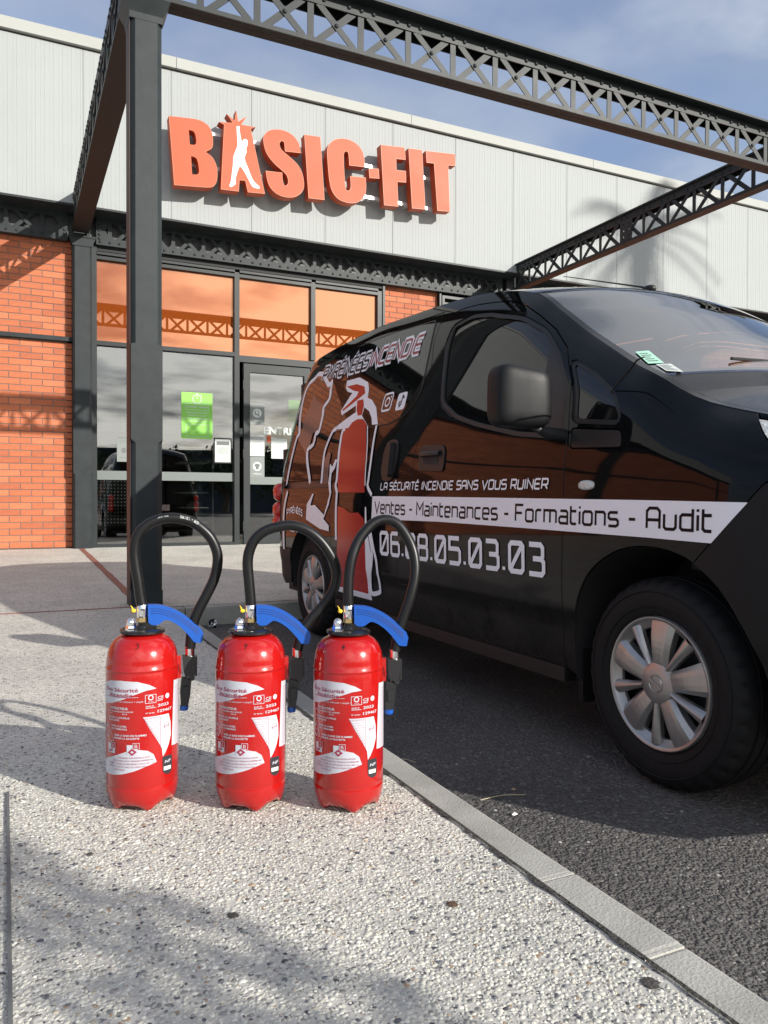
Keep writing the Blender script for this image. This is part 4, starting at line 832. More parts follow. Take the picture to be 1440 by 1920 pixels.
def sgn_pt(sg, x, y, z): return (x if sg > 0 else 2 * CX - x, y, z + RZ)
def snorm(y, z):
    e = .004; dy = (side(y + e, z) - side(y - e, z)) / (2 * e); dz = (side(y, z + e) - side(y, z - e)) / (2 * e)
    n = np.stack([-np.ones_like(dy), dy, dz], -1); return n / np.linalg.norm(n, axis=-1, keepdims=True)
VAN = empty('black_van', (CX, 3.0, RZ), 'glossy black panel van with fire extinguisher artwork and white lettering parked at the kerb', 'van')
def panel(name, poly, m, parent, holes=(), gap=.0025, step=.0145, depth=.014, push=0.0, sg=1, rim=True):
    P = offset(poly, gap); HS = [list(reversed(offset(h, -gap))) for h in holes]
    v, f, loops = fill2d(P, HS, step); V = np.array(v); X = side(V[:, 0], V[:, 1]) + push; Nn = snorm(V[:, 0], V[:, 1])
    g = MB(); g.add([sgn_pt(sg, x, a, b) for x, (a, b) in zip(X, v)], [t[::-1] if sg > 0 else t for t in f], True); nn = [tuple(q) for q in Nn]
    if rim:
        for li, lp in enumerate(loops):
            A = np.array(lp); n = len(lp); XX = side(A[:, 0], A[:, 1]) + push; k = len(g.v); NB = snorm(A[:, 0], A[:, 1])
            tg = np.roll(A, -1, 0) - np.roll(A, 1, 0); on_ = np.stack([tg[:, 1], -tg[:, 0]], 1); on_ /= np.linalg.norm(on_, axis=1, keepdims=True) + 1e-9
            if li: on_ = -on_
            g.v += [sgn_pt(sg, x, a, b) for x, (a, b) in zip(XX, lp)] + [sgn_pt(sg, x + depth, a, b) for x, (a, b) in zip(XX, lp)]
            n1 = NB * .75 + np.stack([np.zeros(n), on_[:, 0], on_[:, 1]], 1); n1 /= np.linalg.norm(n1, axis=1, keepdims=True); nn += [tuple(q) for q in n1]; nn += [(0, float(q[0]), float(q[1])) for q in on_]
            fl = (li == 0) == (sg > 0)
            for i in range(n):
                j = (i + 1) % n; q = (k + i, k + j, k + n + j, k + n + i); g.f.append(q if fl else q[::-1]); g.sm.append(True); g.mi.append(0)
    if sg < 0: nn = [(-a, b, c) for a, b, c in nn]
    return g.obj(name, m, parent, normals=nn)
# feature polygons in side view (y, height above the road)
FRONT_ARCH = [(p.x, p.y) for p in bez([(a, b, 0) for a, b in [(1.935, .235), (1.932, .32), (1.921, .415), (1.895, .50), (1.854, .566), (1.80, .613), (1.72, .652), (1.638, .668), (1.56, .667), (1.50, .656), (1.445, .635), (1.37, .580), (1.315, .505), (1.27, .42), (1.247, .34), (1.24, .235)]], 4)]
REAR_ARCH = [(4.665, .255)] + [(4.322 + .352 * math.cos(a), .298 + .352 * math.sin(a)) for a in [rad(q) for q in range(0, 181, 5)]] + [(3.965, .255)]
SILL = .255
DOOR = [(1.99, SILL), (1.975, .42), (1.9661, 0.78), (1.9805, 1.0323), (2.0126, 1.1854), (2.0952, 1.31), (2.1919, 1.3924), (2.3169, 1.473), (2.4389, 1.5431), (2.5408, 1.5785), (2.6472, 1.5994), (2.776, 1.6198), (2.899, 1.6304), (3.004, 1.6275), (3.0767, 1.5959), (3.0851, 1.5105), (3.0461, 1.3891), (2.9987, 1.2467), (2.9803, 1.1752), (2.9991, 1.0935), (3.0163, 1.0017), (2.985, .70), (2.975, SILL)]
SLIDE = [(2.975, SILL), (2.985, .70), (3.0163, 1.0017), (2.9991, 1.0935), (2.9803, 1.1752), (2.9987, 1.2467), (3.0461, 1.3891), (3.0851, 1.5105), (3.0767, 1.5959), (3.0773, 1.6527), (3.5283, 1.6791), (4.0496, 1.6987), (4.0969, 1.4094), (4.057, 1.2058), (3.9879, 0.9306), (3.9657, 0.83), (3.955, .60), (3.95, .50), (3.955, .40), (3.96, SILL)]
SLIDE_TOP = [(3.0767, 1.5959), (3.0773, 1.6527), (3.5283, 1.6791), (4.0496, 1.6987)]
QUART = [(3.96, SILL + .0), (3.955, .40), (3.95, .50), (3.955, .60), (3.9657, 0.83), (3.9879, 0.9306), (4.057, 1.2058), (4.0969, 1.4094), (4.0496, 1.6987), (4.4332, 1.6948), (4.7773, 1.6763), (4.9318, 1.6307), (5.02, 1.5105), (5.07, 1.3078), (5.1, 1.0526), (5.105, 0.9205), (5.08, 0.9104), (5.06, 0.75), (5.06, .50), (4.62, .50), (4.655, .42), (4.665, .36)]
arc_q = [p for p in REAR_ARCH[1:-1]]
QUART = QUART[:-3] + [(5.06, .50), (4.615, .50)] + [p for p in arc_q if not (p[0] > 4.3 and p[1] < .50)][0:] + [(3.965, .28)]
QUART = [q for q in QUART if q != (3.96, SILL)]
FEND = [(1.9661, 0.78), (1.975, .42), (1.99, SILL)] + FRONT_ARCH[:41] + [(1.37, .712), (1.3031, 0.783), (1.2571, 0.835), (1.2019, 0.8701), (1.2373, 0.9002), (1.3025, 0.9553), (1.3462, 1.0002)]
BUMP = FRONT_ARCH[40:] + [(1.1, .22), (.90, .24), (.745, .27), (.742, .60), (.76, .74), (0.9802, 0.8), (1.2019, 0.8701), (1.2571, 0.835), (1.3031, 0.783), (1.37, .712)]
HEADL = [(1.3462, 1.0002), (1.3025, 0.9553), (1.2373, 0.9002), (1.2019, 0.8701), (0.9802, 0.8), (.76, .74), (.765, .80), (0.9501, 0.885), (1.1504, 0.9501)]
ecurve = [(y, float(EZ(y)) - .001) for y in np.linspace(1.36, 5.06, 60)]
QGL = roundp([(2.0427, 1.2526), (1.9213, 1.1894), (1.8094, 1.1135), (1.7543, 1.0302), (1.9619, 1.0547), (1.9809, 1.1548)], .025)
PLQ = roundp([(1.9679, 1.0262), (1.7391, 1.0027), (1.7273, 0.9489), (1.9618, 0.961)], .02)
UPPER = [(1.9805, 1.0323), (1.9661, 0.78)]                # fender carries the windscreen pillar and the roof rail in one pressing
FEND_FULL = ccw([(1.3462, 1.0002)] + ecurve[:] + [(5.02, 1.5105), (4.9318, 1.6307), (4.7773, 1.6763), (4.4332, 1.6948), (4.0496, 1.6987)] + SLIDE_TOP[::-1][1:] + DOOR[13:4:-1] + [DOOR[4], DOOR[3], DOOR[2], DOOR[1], DOOR[0]] + FRONT_ARCH[:41] + FEND[-7:-1])
WIN = roundp([(2.8855, 1.2058), (2.9291, 1.3179), (2.9741, 1.4802), (2.9463, 1.5659), (2.797, 1.5825), (2.6594, 1.5603), (2.3953, 1.4862), (2.2419, 1.4078), (2.1252, 1.3061), (2.0254, 1.1752), (2.0001, 0.9915), (2.2703, 1.0221), (2.5551, 1.0812), (2.734, 1.1292)], .035)
WINS = roundp([(3.1257, 1.6107), (3.1431, 1.6251), (3.5388, 1.6515), (4.0402, 1.6738), (4.4448, 1.6709), (4.6716, 1.65), (4.8153, 1.5809), (4.8845, 1.4499), (4.9175, 1.3078), (4.9168, 1.2344), (4.8666, 1.2191), (4.4623, 1.2007), (3.9541, 1.1834), (3.5476, 1.1701), (3.3448, 1.1681), (3.2045, 1.1956), (3.1205, 1.2467), (3.0914, 1.3078), (3.1064, 1.46)], .03)
RAIL = [(3.9933, 0.8682), (4.7859, 0.8762), (4.79, 0.9185), (4.0044, 0.9104)]
for sg in (1, -1):
    wing = panel('wing_and_pillar', FEND_FULL, car, VAN, holes=[offset(QGL, -.012), PLQ], sg=sg)
    panel('quarter_glass', QGL, glass_b if sg > 0 else cglass, wing, push=.012, rim=False, sg=sg); panel('seal', offset(QGL, -.016), rubber_s, wing, holes=[offset(QGL, .004)], push=.006, sg=sg)
    panel('corner_trim', PLQ, plastic2, wing, push=.003, sg=sg)
    dr = panel('front_door', DOOR, car, VAN, holes=[WIN], sg=sg)
    if sg > 0: DRR = dr
    panel('window_seal', offset(WIN, -.001), rubber_s, dr, holes=[offset(WIN, .020)], push=.004, sg=sg)
    GL = [p for p in offset(WIN, .018)]
    panel('window_glass', GL, glass_b if sg > 0 else cglass, dr, push=.014, rim=False, sg=sg)
    panel('window_post', [(2.1887, 1.3582), (2.1756, 1.2058), (2.1483, 1.0119), (2.0157, 0.9966), (2.0353, 1.1701), (2.1273, 1.2965)], plastic2, dr, push=.006, sg=sg)
    sd = panel('sliding_door', SLIDE, car, VAN, sg=sg)
    if sg > 0: SDR = sd
    qp = panel('rear_quarter_panel', QUART, car, VAN, holes=[RAIL] if sg > 0 else [], sg=sg)
    wa = [p for p in WINS if p[0] < 4.02]; wb = [p for p in WINS if p[0] >= 4.02]
    ia = min(range(len(WINS)), key=lambda i: 9 if WINS[i][0] < 4.0 or WINS[i][1] < 1.4 else WINS[i][0])
    top = float(np.interp(4.015, [3.5, 4.0, 4.4], [1.642, 1.665, 1.662])); bot = float(np.interp(4.0, [3.9, 4.4], [1.178, 1.195]))
    pa = ccw([p for p in WINS if p[0] < 4.0]); 
    A_ = [p for p in WINS if p[0] < 3.99]; i0 = [i for i, p in enumerate(WINS) if p[0] >= 3.99]
    front = [p for p in WINS[:i0[0]]] + [(4.008, top), (4.000, bot)] + [p for p in WINS[i0[-1] + 1:]]
    back = [(4.014, top)] + [WINS[i] for i in i0 if WINS[i][0] > 4.03] + [(4.006, bot)]
    gm = glass_b
    panel('window_seal', offset(ccw(front), -.006), rubber_s, sd, holes=[offset(ccw(front), .004)], gap=0, push=-.002, depth=.003, sg=sg) if sg > 0 else None
    panel('side_window', front, gm, sd, gap=.0, push=-.0035, depth=.004, sg=sg); panel('side_window', back, gm, qp, gap=.0, push=-.0035, depth=.004, sg=sg)
    panel('rear_bumper', [(4.615, .50), (5.06, .50), (5.125, .49), (5.12, .30), (4.98, .255), (4.80, .262), (4.70, .275), (4.665, .30), (4.655, .42)], plastic, VAN, push=-.004, sg=sg)
    panel('front_bumper', BUMP, plastic, VAN, push=-.003, sg=sg); panel('headlamp', HEADL, lamp_c, VAN, push=-.001, sg=sg)
    tl = MB(); 
    for zc, r_, x_ in ((.855, .062, 1.60), (.735, .055, 1.595), (.655, .05, 1.595)): tl.ell(sgn_pt(sg, x_ + .035, 5.035, zc), (.05, .06, r_), .8)
    tl.obj('tail_lamp', lamp_r, VAN)
    MB().box(sgn_pt(sg, 1.595, 1.99, .215) if sg > 0 else sgn_pt(sg, 1.66, 1.99, .215), sgn_pt(sg, 1.66, 3.95, .262) if sg > 0 else sgn_pt(sg, 1.595, 3.95, .262)).obj('sill', plastic2, VAN)
# slide rail in its slot
g = MB(); V = [(y, z) for y, z in RAIL]
g.box((1.60, 3.98, .872 + RZ), (1.605, 4.80, .915 + RZ)); rl_ = g.obj('slide_rail', mat('bare_metal', (.10, .085, .08), .4, metal=.5), VAN); MB().box((1.575, 3.975, .862 + RZ), (1.61, 4.79, .872 + RZ)).obj('rail_lip', plastic2, rl_)
# upper skin: roof, windscreen, cowl, bonnet
cr_f = herm([.76, 1.2, 1.57, 1.68, 2.0, 2.41, 2.7, 3.2, 3.9, 4.8, 5.1], [.05, .06, .045, .035, .045, .050, .055, .085, .10, .095, .07]); by_f = herm([.76, 1.2, 1.57, 1.68, 2.0, 2.41, 2.6, 3.0, 5.1], [.02, .05, .09, .11, .13, .09, .04, .0, .0])
def U(v, y):
    v = np.asarray(v, float); y = np.asarray(y, float); w = CX - EX(y)
    return np.stack([CX + v * w, y - by_f(y) * (1 - v * v), EZ(y) + cr_f(y) * (1 - np.abs(v) ** 2.4) + RZ + 0 * v], -1)
def upatch(name, v0, v1, y0, y1, m, parent, nv=36, ny=14, push=0.0, depth=.012):
    vv, yy = np.meshgrid(np.linspace(v0, v1, nv + 1), np.linspace(y0, y1, ny + 1)); P = U(vv, yy); e = .004
    du = U(vv + e, yy) - U(vv - e, yy); dv = U(vv, yy + e) - U(vv, yy - e); n = np.cross(du, dv); n /= np.linalg.norm(n, axis=-1, keepdims=True); P = P + n * push
    g = MB(); idx = lambda j, i: j * (nv + 1) + i
    g.add(P.reshape(-1, 3).tolist(), [(idx(j, i), idx(j, i + 1), idx(j + 1, i + 1), idx(j + 1, i)) for j in range(ny) for i in range(nv)], True); nn = n.reshape(-1, 3).tolist()
    bl = [(0, i) for i in range(nv + 1)] + [(j, nv) for j in range(1, ny + 1)] + [(ny, i) for i in range(nv - 1, -1, -1)] + [(j, 0) for j in range(ny - 1, 0, -1)]
    k = len(g.v); q = len(bl); g.v += [tuple(P[j, i]) for j, i in bl] + [tuple(P[j, i] - n[j, i] * depth) for j, i in bl]; nn += [tuple(n[j, i]) for j, i in bl] * 2
    for i in range(q): g.f.append((k + i, k + q + i, k + q + (i + 1) % q, k + (i + 1) % q)); g.sm.append(True); g.mi.append(0)
    return g.obj(name, m, parent, normals=nn)
rf = upatch('roof', -1, 1, 2.425, 5.09, car, VAN, ny=30)
for v0, v1 in ((-.86, -.835), (.835, .86)): upatch('roof_channel_trim', v0, v1, 2.6, 5.0, rubber_s, rf, nv=1, ny=24, push=.002)
ws = upatch('windscreen', -.968, .968, 1.69, 2.415, wglass, VAN, ny=20, push=-.002)
for v0, v1, y0, y1, vv_, yy_ in ((-1, -.966, 1.60, 2.42, 2, 20), (.966, 1, 1.60, 2.42, 2, 20)): upatch('pillar_trim', v0, v1, y0, y1, car, VAN, nv=vv_, ny=yy_)
for a in ((-.968, -.952, 1.69, 2.41), (.952, .968, 1.69, 2.41), (-.955, .955, 2.385, 2.412), (-.955, .955, 1.692, 1.73)): upatch('screen_border', a[0], a[1], a[2], a[3], rubber_s, ws, nv=30 if a[1] - a[0] > 1 else 2, ny=12, push=-.009, depth=.003)
upatch('scuttle', -.97, .97, 1.585, 1.686, plastic2, VAN, ny=3, push=-.006)
bn = upatch('bonnet', -.965, .965, .80, 1.575, car, VAN, ny=20)
for v0, v1 in ((-1, -.968), (.968, 1)): upatch('wing_edge', v0, v1, .80, 1.60, car, VAN, nv=2, ny=16)
# front end
g = MB(); vs = []
nv = 24; zs = [.24, .30, .45, .60, .66, .72, .80, .84]; ws_ = [.43, .42, .42, .42, .42, .42, .42, .42]; yo = [.80, .735, .72, .725, .735, .755, .79, .83]
for z, w_, y0 in zip(zs, ws_, yo): vs += [(CX + (2 * i / nv - 1) * w_ * 1.62, y0 - .07 * (1 - (2 * i / nv - 1) ** 2) + .05 * abs(2 * i / nv - 1) ** 4, z + RZ) for i in range(nv + 1)]
g.add(vs, [(j * (nv + 1) + i, j * (nv + 1) + i + 1, (j + 1) * (nv + 1) + i + 1, (j + 1) * (nv + 1) + i) for j in range(len(zs) - 1) for i in range(nv)], True); fr = g.obj('front_face', plastic, VAN)
MB().box((CX - .42, .655, .62 + RZ), (CX + .42, .70, .76 + RZ)).obj('grille', dark, fr); MB().box((CX - .45, .648, .685 + RZ), (CX + .45, .665, .70 + RZ)).obj('grille_bar', chrome, fr)
MB().box((CX - .26, .635, .44 + RZ), (CX + .26, .65, .55 + RZ)).obj('number_plate', white_p, fr)
# tail
g = MB(); vs = []
for z, w_, y0 in ((.30, .62, 5.13), (.50, .64, 5.135), (.9, .65, 5.125), (1.2, .62, 5.10), (1.5, .56, 5.06), (1.63, .53, 5.04), (1.70, .50, 5.0)): vs += [(CX + (2 * i / 12 - 1) * w_, y0 + .02 * (1 - (2 * i / 12 - 1) ** 2), z + RZ) for i in range(13)]
g.add(vs, [(j * 13 + i, j * 13 + i + 1, (j + 1) * 13 + i + 1, (j + 1) * 13 + i) for j in range(6) for i in range(12)], True); tg = g.obj('tail_door', car, VAN)
MB().box((CX - .52, 5.11, 1.12 + RZ), (CX + .52, 5.135, 1.5 + RZ)).obj('rear_window', glass_b, tg); MB().box((CX - .26, 5.14, .62 + RZ), (CX + .26, 5.16, .74 + RZ)).obj('number_plate', white_p, tg)
# inner body: floor, arches, bulkhead, cabin
g = MB(); g.box((1.70, .9, .20 + RZ), (3.12, 5.05, .24 + RZ)); g.box((1.66, 1.96, .20 + RZ), (1.70, 3.94, .62 + RZ)); g.box((3.12, 1.96, .20 + RZ), (3.16, 3.94, .62 + RZ)); g.box((1.90, .9, .24 + RZ), (2.92, 1.55, .86 + RZ)); g.box((1.64, 2.99, .30 + RZ), (3.18, 5.0, 1.14 + RZ)); g.box((1.76, 3.06, 1.14 + RZ), (3.06, 4.98, 1.58 + RZ))
g.box((1.605, 1.96, .30 + RZ), (1.625, 2.98, .96 + RZ)); g.box((3.195, 1.96, .30 + RZ), (3.215, 2.98, .96 + RZ)); g.box((1.75, 1.50, .6 + RZ), (3.07, 1.62, .98 + RZ)); g.obj('inner_body', dark, VAN)
for sg in (1, -1):
    for yc, ar in ((1.595, FRONT_ARCH), (4.322, REAR_ARCH)):
        g = MB(); xi = 1.585; n = len(ar); vs = [sgn_pt(sg, float(side(y, max(z, .3))) + .006, y, z) for y, z in ar] + [sgn_pt(sg, 1.93, y, z) for y, z in ar]
        vs += [sgn_pt(sg, 1.93, yc, .235)]
        g.add(vs, [(i, i + 1, n + i + 1, n + i) for i in range(n - 1)] + [(n + i, n + i + 1, 2 * n) for i in range(n - 1)], False); g.obj('arch_liner', mat('liner', (.012, .012, .013), .75, bump=[('noise', 60, .4, .004)]) if 'liner' not in MATS else MATS['liner'], VAN)
cab = mat('cabin_grey', (.045, .047, .05), .7, var=(6, .2)); cab2 = mat('seat_fabric', (.06, .065, .075), .9, var=(20, .3))
g = MB(); P = [(1.66, 1.06), (1.80, 1.10), (2.02, 1.075), (2.10, 1.0), (2.12, .80), (1.70, .80)]; g.prism(P, lambda u, v, d: (d, u, v + RZ), 1.70, 3.12); g.obj('dashboard', cab, VAN)
for x in (2.03, 2.79):
    g = MB(); g.ell((x, 2.62, .72 + RZ), (.24, .25, .10), .5); g.ell((x, 2.86, 1.02 + RZ), (.23, .07, .32), .5); s_ = g.obj('seat', cab2, VAN); MB().ell((x, 2.87, 1.40 + RZ), (.13, .05, .10), .6).obj('headrest', cab2, s_)
g = MB(); c = Vector((2.05, 2.20, 1.03 + RZ)); g.tube([c + Vector((.18 * math.cos(a), .10 * math.sin(a), .15 * math.sin(a))) for a in [k * math.pi / 12 for k in range(25)]], .013, 8); g.bar(c + Vector((-.17, 0, 0)), c + Vector((.17, 0, 0)), .05, .02); g.obj('steering_wheel', cab, VAN)
MB().ell((CX, 2.30, 1.50 + RZ), (.11, .02, .035), .6).obj('rear_view_mirror', cab, VAN)
# door mirror
for sg in (1, -1):
    g = MB(); g.ell((0, 0, 0), (.092, .058, .095), .42, 28, 18)
    vv = []
    for x, y, z in g.v:
        t = (z + .095) / .19; k = (1 - .10 * t) if x > 0 else 1.0; yy = y * (1 - .25 * max(0, -x / .092)) if y < 0 else y
        vv.append(sgn_pt(sg, 1.425 + x * (1 + .04 * (1 - t)) + .004, 2.005 + yy + (.010 if x < 0 else 0), 1.117 + z + (-.012 * (x / .09) * t)))
    g.v = vv; mi_ = g.obj('door_mirror', plastic, VAN)
    g = MB(); g.tube([sgn_pt(sg, 1.429 + .0915 * math.copysign(abs(math.cos(a)) ** .42, math.cos(a)), 2.030, 1.117 + .0935 * math.copysign(abs(math.sin(a)) ** .42, math.sin(a))) for a in [q * math.pi / 24 for q in range(49)]], .0035, 6, caps=False); g.obj('mirror_rim', rubber_s, mi_)
    g = MB(); g.tube([sgn_pt(sg, *p) for p in ((1.47, 2.0, 1.035), (1.52, 2.0, 1.012), (1.60, 1.995, 1.005))], [.020, .022, .026], 10, flat=.7); g.obj('mirror_arm', plastic2, mi_)
    MB().ell(sgn_pt(sg, 1.43, 2.066, 1.12), (.078, .004, .08), .5).obj('mirror_glass', chrome, mi_)
# handles
def slab(pts, y0, m, name, parent, d0, d1): return MB().prism(pts, lambda u, v, d: (float(side(u, v)) - d, u, v + RZ), d0, d1).obj(name, m, parent)
PH = roundp([(2.7354, 0.9155), (2.9525, 0.9256), (2.9709, 1.017), (2.9428, 1.0353), (2.7703, 1.0272), (2.7441, 1.0017)], .025)
h1 = slab(PH, 0, plastic2, 'door_handle_bowl', DRR, .001, .006); 
g = MB(); g.prism(roundp([(2.7795, 0.9458), (2.9163, 0.9529), (2.9235, 1.0017), (2.7972, 0.9997)], .02), lambda u, v, d: (float(side(u, v)) - d, u, v + RZ), .0062, .0070); g.obj('recess', dark, h1)
g = MB(); g.tube([(float(side(y, .99)) - o_, y, .993 + RZ) for y, o_ in ((2.776, .010), (2.811, .020), (2.902, .020), (2.937, .010))], .012, 10, flat=.8); g.obj('grip', plastic2, h1)
OV = [(3.256 + .078 * math.copysign(abs(math.cos(a)) ** .7, math.cos(a)), .985 + .098 * math.copysign(abs(math.sin(a)) ** .7, math.sin(a))) for a in [k * math.pi / 14 for k in range(28)]]
h2 = slab(OV, 0, plastic2, 'slide_handle_bowl', SDR, .001, .005); g = MB(); g.prism(roundp([(3.2008, 0.9054), (3.243, 0.9054), (3.2666, 1.0679), (3.2241, 1.0679)], .014), lambda u, v, d: (float(side(u, v)) - d, u, v + RZ), .006, .030); g.obj('grip', plastic2, h2)
# repeater, fuel flap, wipers, aerial, licence stickers
g = MB(); g.ell((float(side(1.86, .845)) - .001, 1.86, .843 + RZ), (.009, .036, .015), .8, 20, 10); g.obj('side_repeater', lamp_c, VAN)
ribbon(g := MB(), roundp([(2.99, .425), (3.14, .42), (3.15, .56), (3.125, .605), (3.0, .61)], .03, 3), .003, lambda u, v, o: (float(side(u, v)) - .0012, u, v + RZ), closed=False, step=.04); g.obj('fuel_flap_seam', dark, SDR)
def up(v, y, o=.0):
    p = U(v, y); e = .004; n = np.cross(U(v + e, y) - U(v - e, y), U(v, y + e) - U(v, y - e)); n = n / np.linalg.norm(n); return tuple(p + n * o)
for v_, y_, v2 in ((-.50, 1.70, .30), (.10, 1.70, .80)):
    g = MB(); g.tube([up(v_, 1.64, .012), up(v_ + (v2 - v_) * .5, y_ + .03, .022), up(v2, y_ + .06, .018)], .007, 8); g.tube([up(v_ - .1, y_ + .06, .008), up(v2, y_ + .07, .008)], .005, 6); g.ell(up(v_, 1.64, .012), (.03, .025, .018), .8); g.obj('wiper', plastic2, VAN)
g = MB(); g.ell(up(0.0, 2.53, .012), (.022, .035, .018), .9); b0 = up(0.0, 2.54, .02); g.tube([b0, (2.41, 3.03, 1.885 + RZ)], [.004, .0018], 6); g.obj('roof_aerial', rubber_s, VAN)
g = MB(); g.tube([(float(side(1.82, 1.12)) + .004, 1.822, 1.122 + RZ), (1.60, 1.715, 1.170 + RZ), (1.58, 1.662, 1.190 + RZ), (1.57, 1.624, 1.192 + RZ)], [.0022, .003, .003, .0015], 6); g.obj('wing_aerial', rubber_s, VAN)
lg = mat('sticker_green', (.35, .62, .48), .5)
for vv, m in (([(-.958, 1.77), (-.895, 1.765), (-.875, 1.865), (-.935, 1.865)], lg), ([(-.945, 1.70), (-.89, 1.685), (-.875, 1.755), (-.935, 1.76)], paper)):
    o = MB().add([up(a, b, .0012) for a, b in vv], [(0, 1, 2, 3)]).obj('licence_sticker', m, ws)
    q = [Vector(up(a, b, .0018)) for a, b in vv]; g = MB()
    for k in range(5):
        t0, t1 = .16 + k * .15, .22 + k * .15; g.add([q[0].lerp(q[3], t0).lerp(q[1].lerp(q[2], t0), .12), q[0].lerp(q[3], t0).lerp(q[1].lerp(q[2], t0), .8 - .1 * (k % 3)), q[0].lerp(q[3], t1).lerp(q[1].lerp(q[2], t1), .8 - .1 * (k % 3)), q[0].lerp(q[3], t1).lerp(q[1].lerp(q[2], t1), .12)], [(0, 1, 2, 3)])
    g.obj('sticker_print', ink, o, kind='stuff')
# wheels
def wheel(xc, yc, sg, steer=0.0):
    prof_ = [(.188, .012), (.196, .002), (.205, -.001), (.222, -.006), (.245, -.009), (.268, -.005), (.283, .004), (.291, .014), (.2965, .026), (.2985, .045), (.2905, .047), (.2905, .053), (.2995, .055), (.300, .080), (.292, .082), (.292, .088), (.300, .090), (.2995, .122), (.2915, .124), (.2915, .130), (.299, .132), (.2965, .155), (.288, .170), (.268, .184), (.24, .188), (.19, .178)]
    def rm(r, h, a, i):
        if r > .276 and (h < .045 or h > .132): return -.008 if (i % 4 == 0) else 0
        return 0
    g = MB(); g.lathe(prof_, 144, axis='x', rmod=rm)
    if sg < 0: g.v = [(-x, y, z) for x, y, z in g.v]
    root = g.obj('wheel', rubber, VAN, local=True); root.location = (xc - CX, yc - 3.0, .2915); root.scale = (1, .975, .975); root.rotation_euler = (0, 0, steer); ORG[root.name] = Vector((0, 0, 0))
    for rr in (.215, .258): t = MB(); t.lathe([(rr, -.0045 if rr < .22 else -.0085), (rr + .002, -.0075 if rr < .22 else -.0105), (rr + .004, -.0055 if rr < .22 else -.009)], 96, axis='x'); t.v = [(x * sg, y, z) for x, y, z in t.v]; t.obj('sidewall_bead', rubber, root, local=True)
    K = lambda r, a, d: (d * sg, r * math.cos(a), r * math.sin(a))
    t = MB(); t.lathe([(0, .06), (.19, .06), (.19, .03)], 40, axis='x'); t.v = [(x * sg, y, z) for x, y, z in t.v]; t.obj('steel_wheel', dark, root, local=True)
    t = MB(); t.lathe([(.190, .014), (.190, .002), (.187, -.003), (.183, -.003), (.178, .001), (.172, .008), (.164, .014), (.158, .018), (.156, .026)], 96, axis='x')
    t.lathe([(.062, .010), (.058, .0), (.050, -.003), (.030, -.005), (.0, -.006)], 48, axis='x')
    def sector(a0, hw0, hw1, r0, r1, d0, d1, ridge=0.0, n=7, th=.012, flare=0.0):
        vs = []; m_ = 6
        for i in range(n + 1):
            q = i / n; r = r0 + (r1 - r0) * q; hw = hw0 + (hw1 - hw0) * q ** 1.4; d = d0 + (d1 - d0) * q - .006 * math.sin(q * math.pi) * (1 if ridge == 0 else .4)
            for j in range(m_ + 1):
                s_ = 2 * j / m_ - 1; a = a0 + math.asin(max(-1, min(1, s_ * hw / r))); vs.append(K(r, a, d - ridge * (1 - s_ * s_) + flare * abs(s_) ** 6 * .012))
        k = len(vs); w_ = m_ + 1; fs = [(i * w_ + j, i * w_ + j + 1, (i + 1) * w_ + j + 1, (i + 1) * w_ + j) for i in range(n) for j in range(m_)]
        vs2 = [(x + th * sg, y, z) for x, y, z in vs]; 
        for i in range(n): fs += [(i * w_, (i + 1) * w_, (i + 1) * w_ + k, i * w_ + k), (i * w_ + m_, i * w_ + m_ + k, (i + 1) * w_ + m_ + k, (i + 1) * w_ + m_)]
        t.add(vs + vs2, fs, False)
    m0 = t.v; t.v = [(x * sg, y, z) for x, y, z in m0]
    for q in range(5):
        a = math.pi / 2 + .06 + q * 2 * math.pi / 5
        sector(a, .0280, .048, .050, .178, .000, .001, 0.0, th=.022, flare=1.0); sector(a + math.pi / 5, .009, .021, .056, .174, .008, .010, .012, th=.014)
    # bridging land between spokes near the rim
    t.lathe([(.176, .003), (.170, .012), (.160, .020)], 96, axis='x') if sg > 0 else None
    hc = t.obj('hub_cap', hubm, root, local=True)
    t = MB(); t.lathe([(.021, -.006), (.0225, -.0085), (.024, -.0085), (.0255, -.006)], 40, axis='x'); t.box((-.0088, -.026, -.0045), (-.006, .026, .0045)); t.v = [(x * sg, y, z) for x, y, z in t.v]; t.v = [(x, y * math.cos(.5) - z * math.sin(.5), y * math.sin(.5) + z * math.cos(.5)) for x, y, z in t.v]; t.obj('emblem', hubm, root, local=True)
    return root
wheel(1.603, 1.603, 1); wheel(1.603, 4.328, 1); wheel(2 * CX - 1.603, 1.603, -1); wheel(2 * CX - 1.603, 4.328, -1)
for sg in (1, -1):
    g = MB(); g.box(*[tuple(f_(a, b) for a, b in zip(sgn_pt(sg, 1.62, 1.93, .16), sgn_pt(sg, 1.80, 1.95, .33))) for f_ in (min, max)]); g.obj('mud_flap', rubber, VAN)
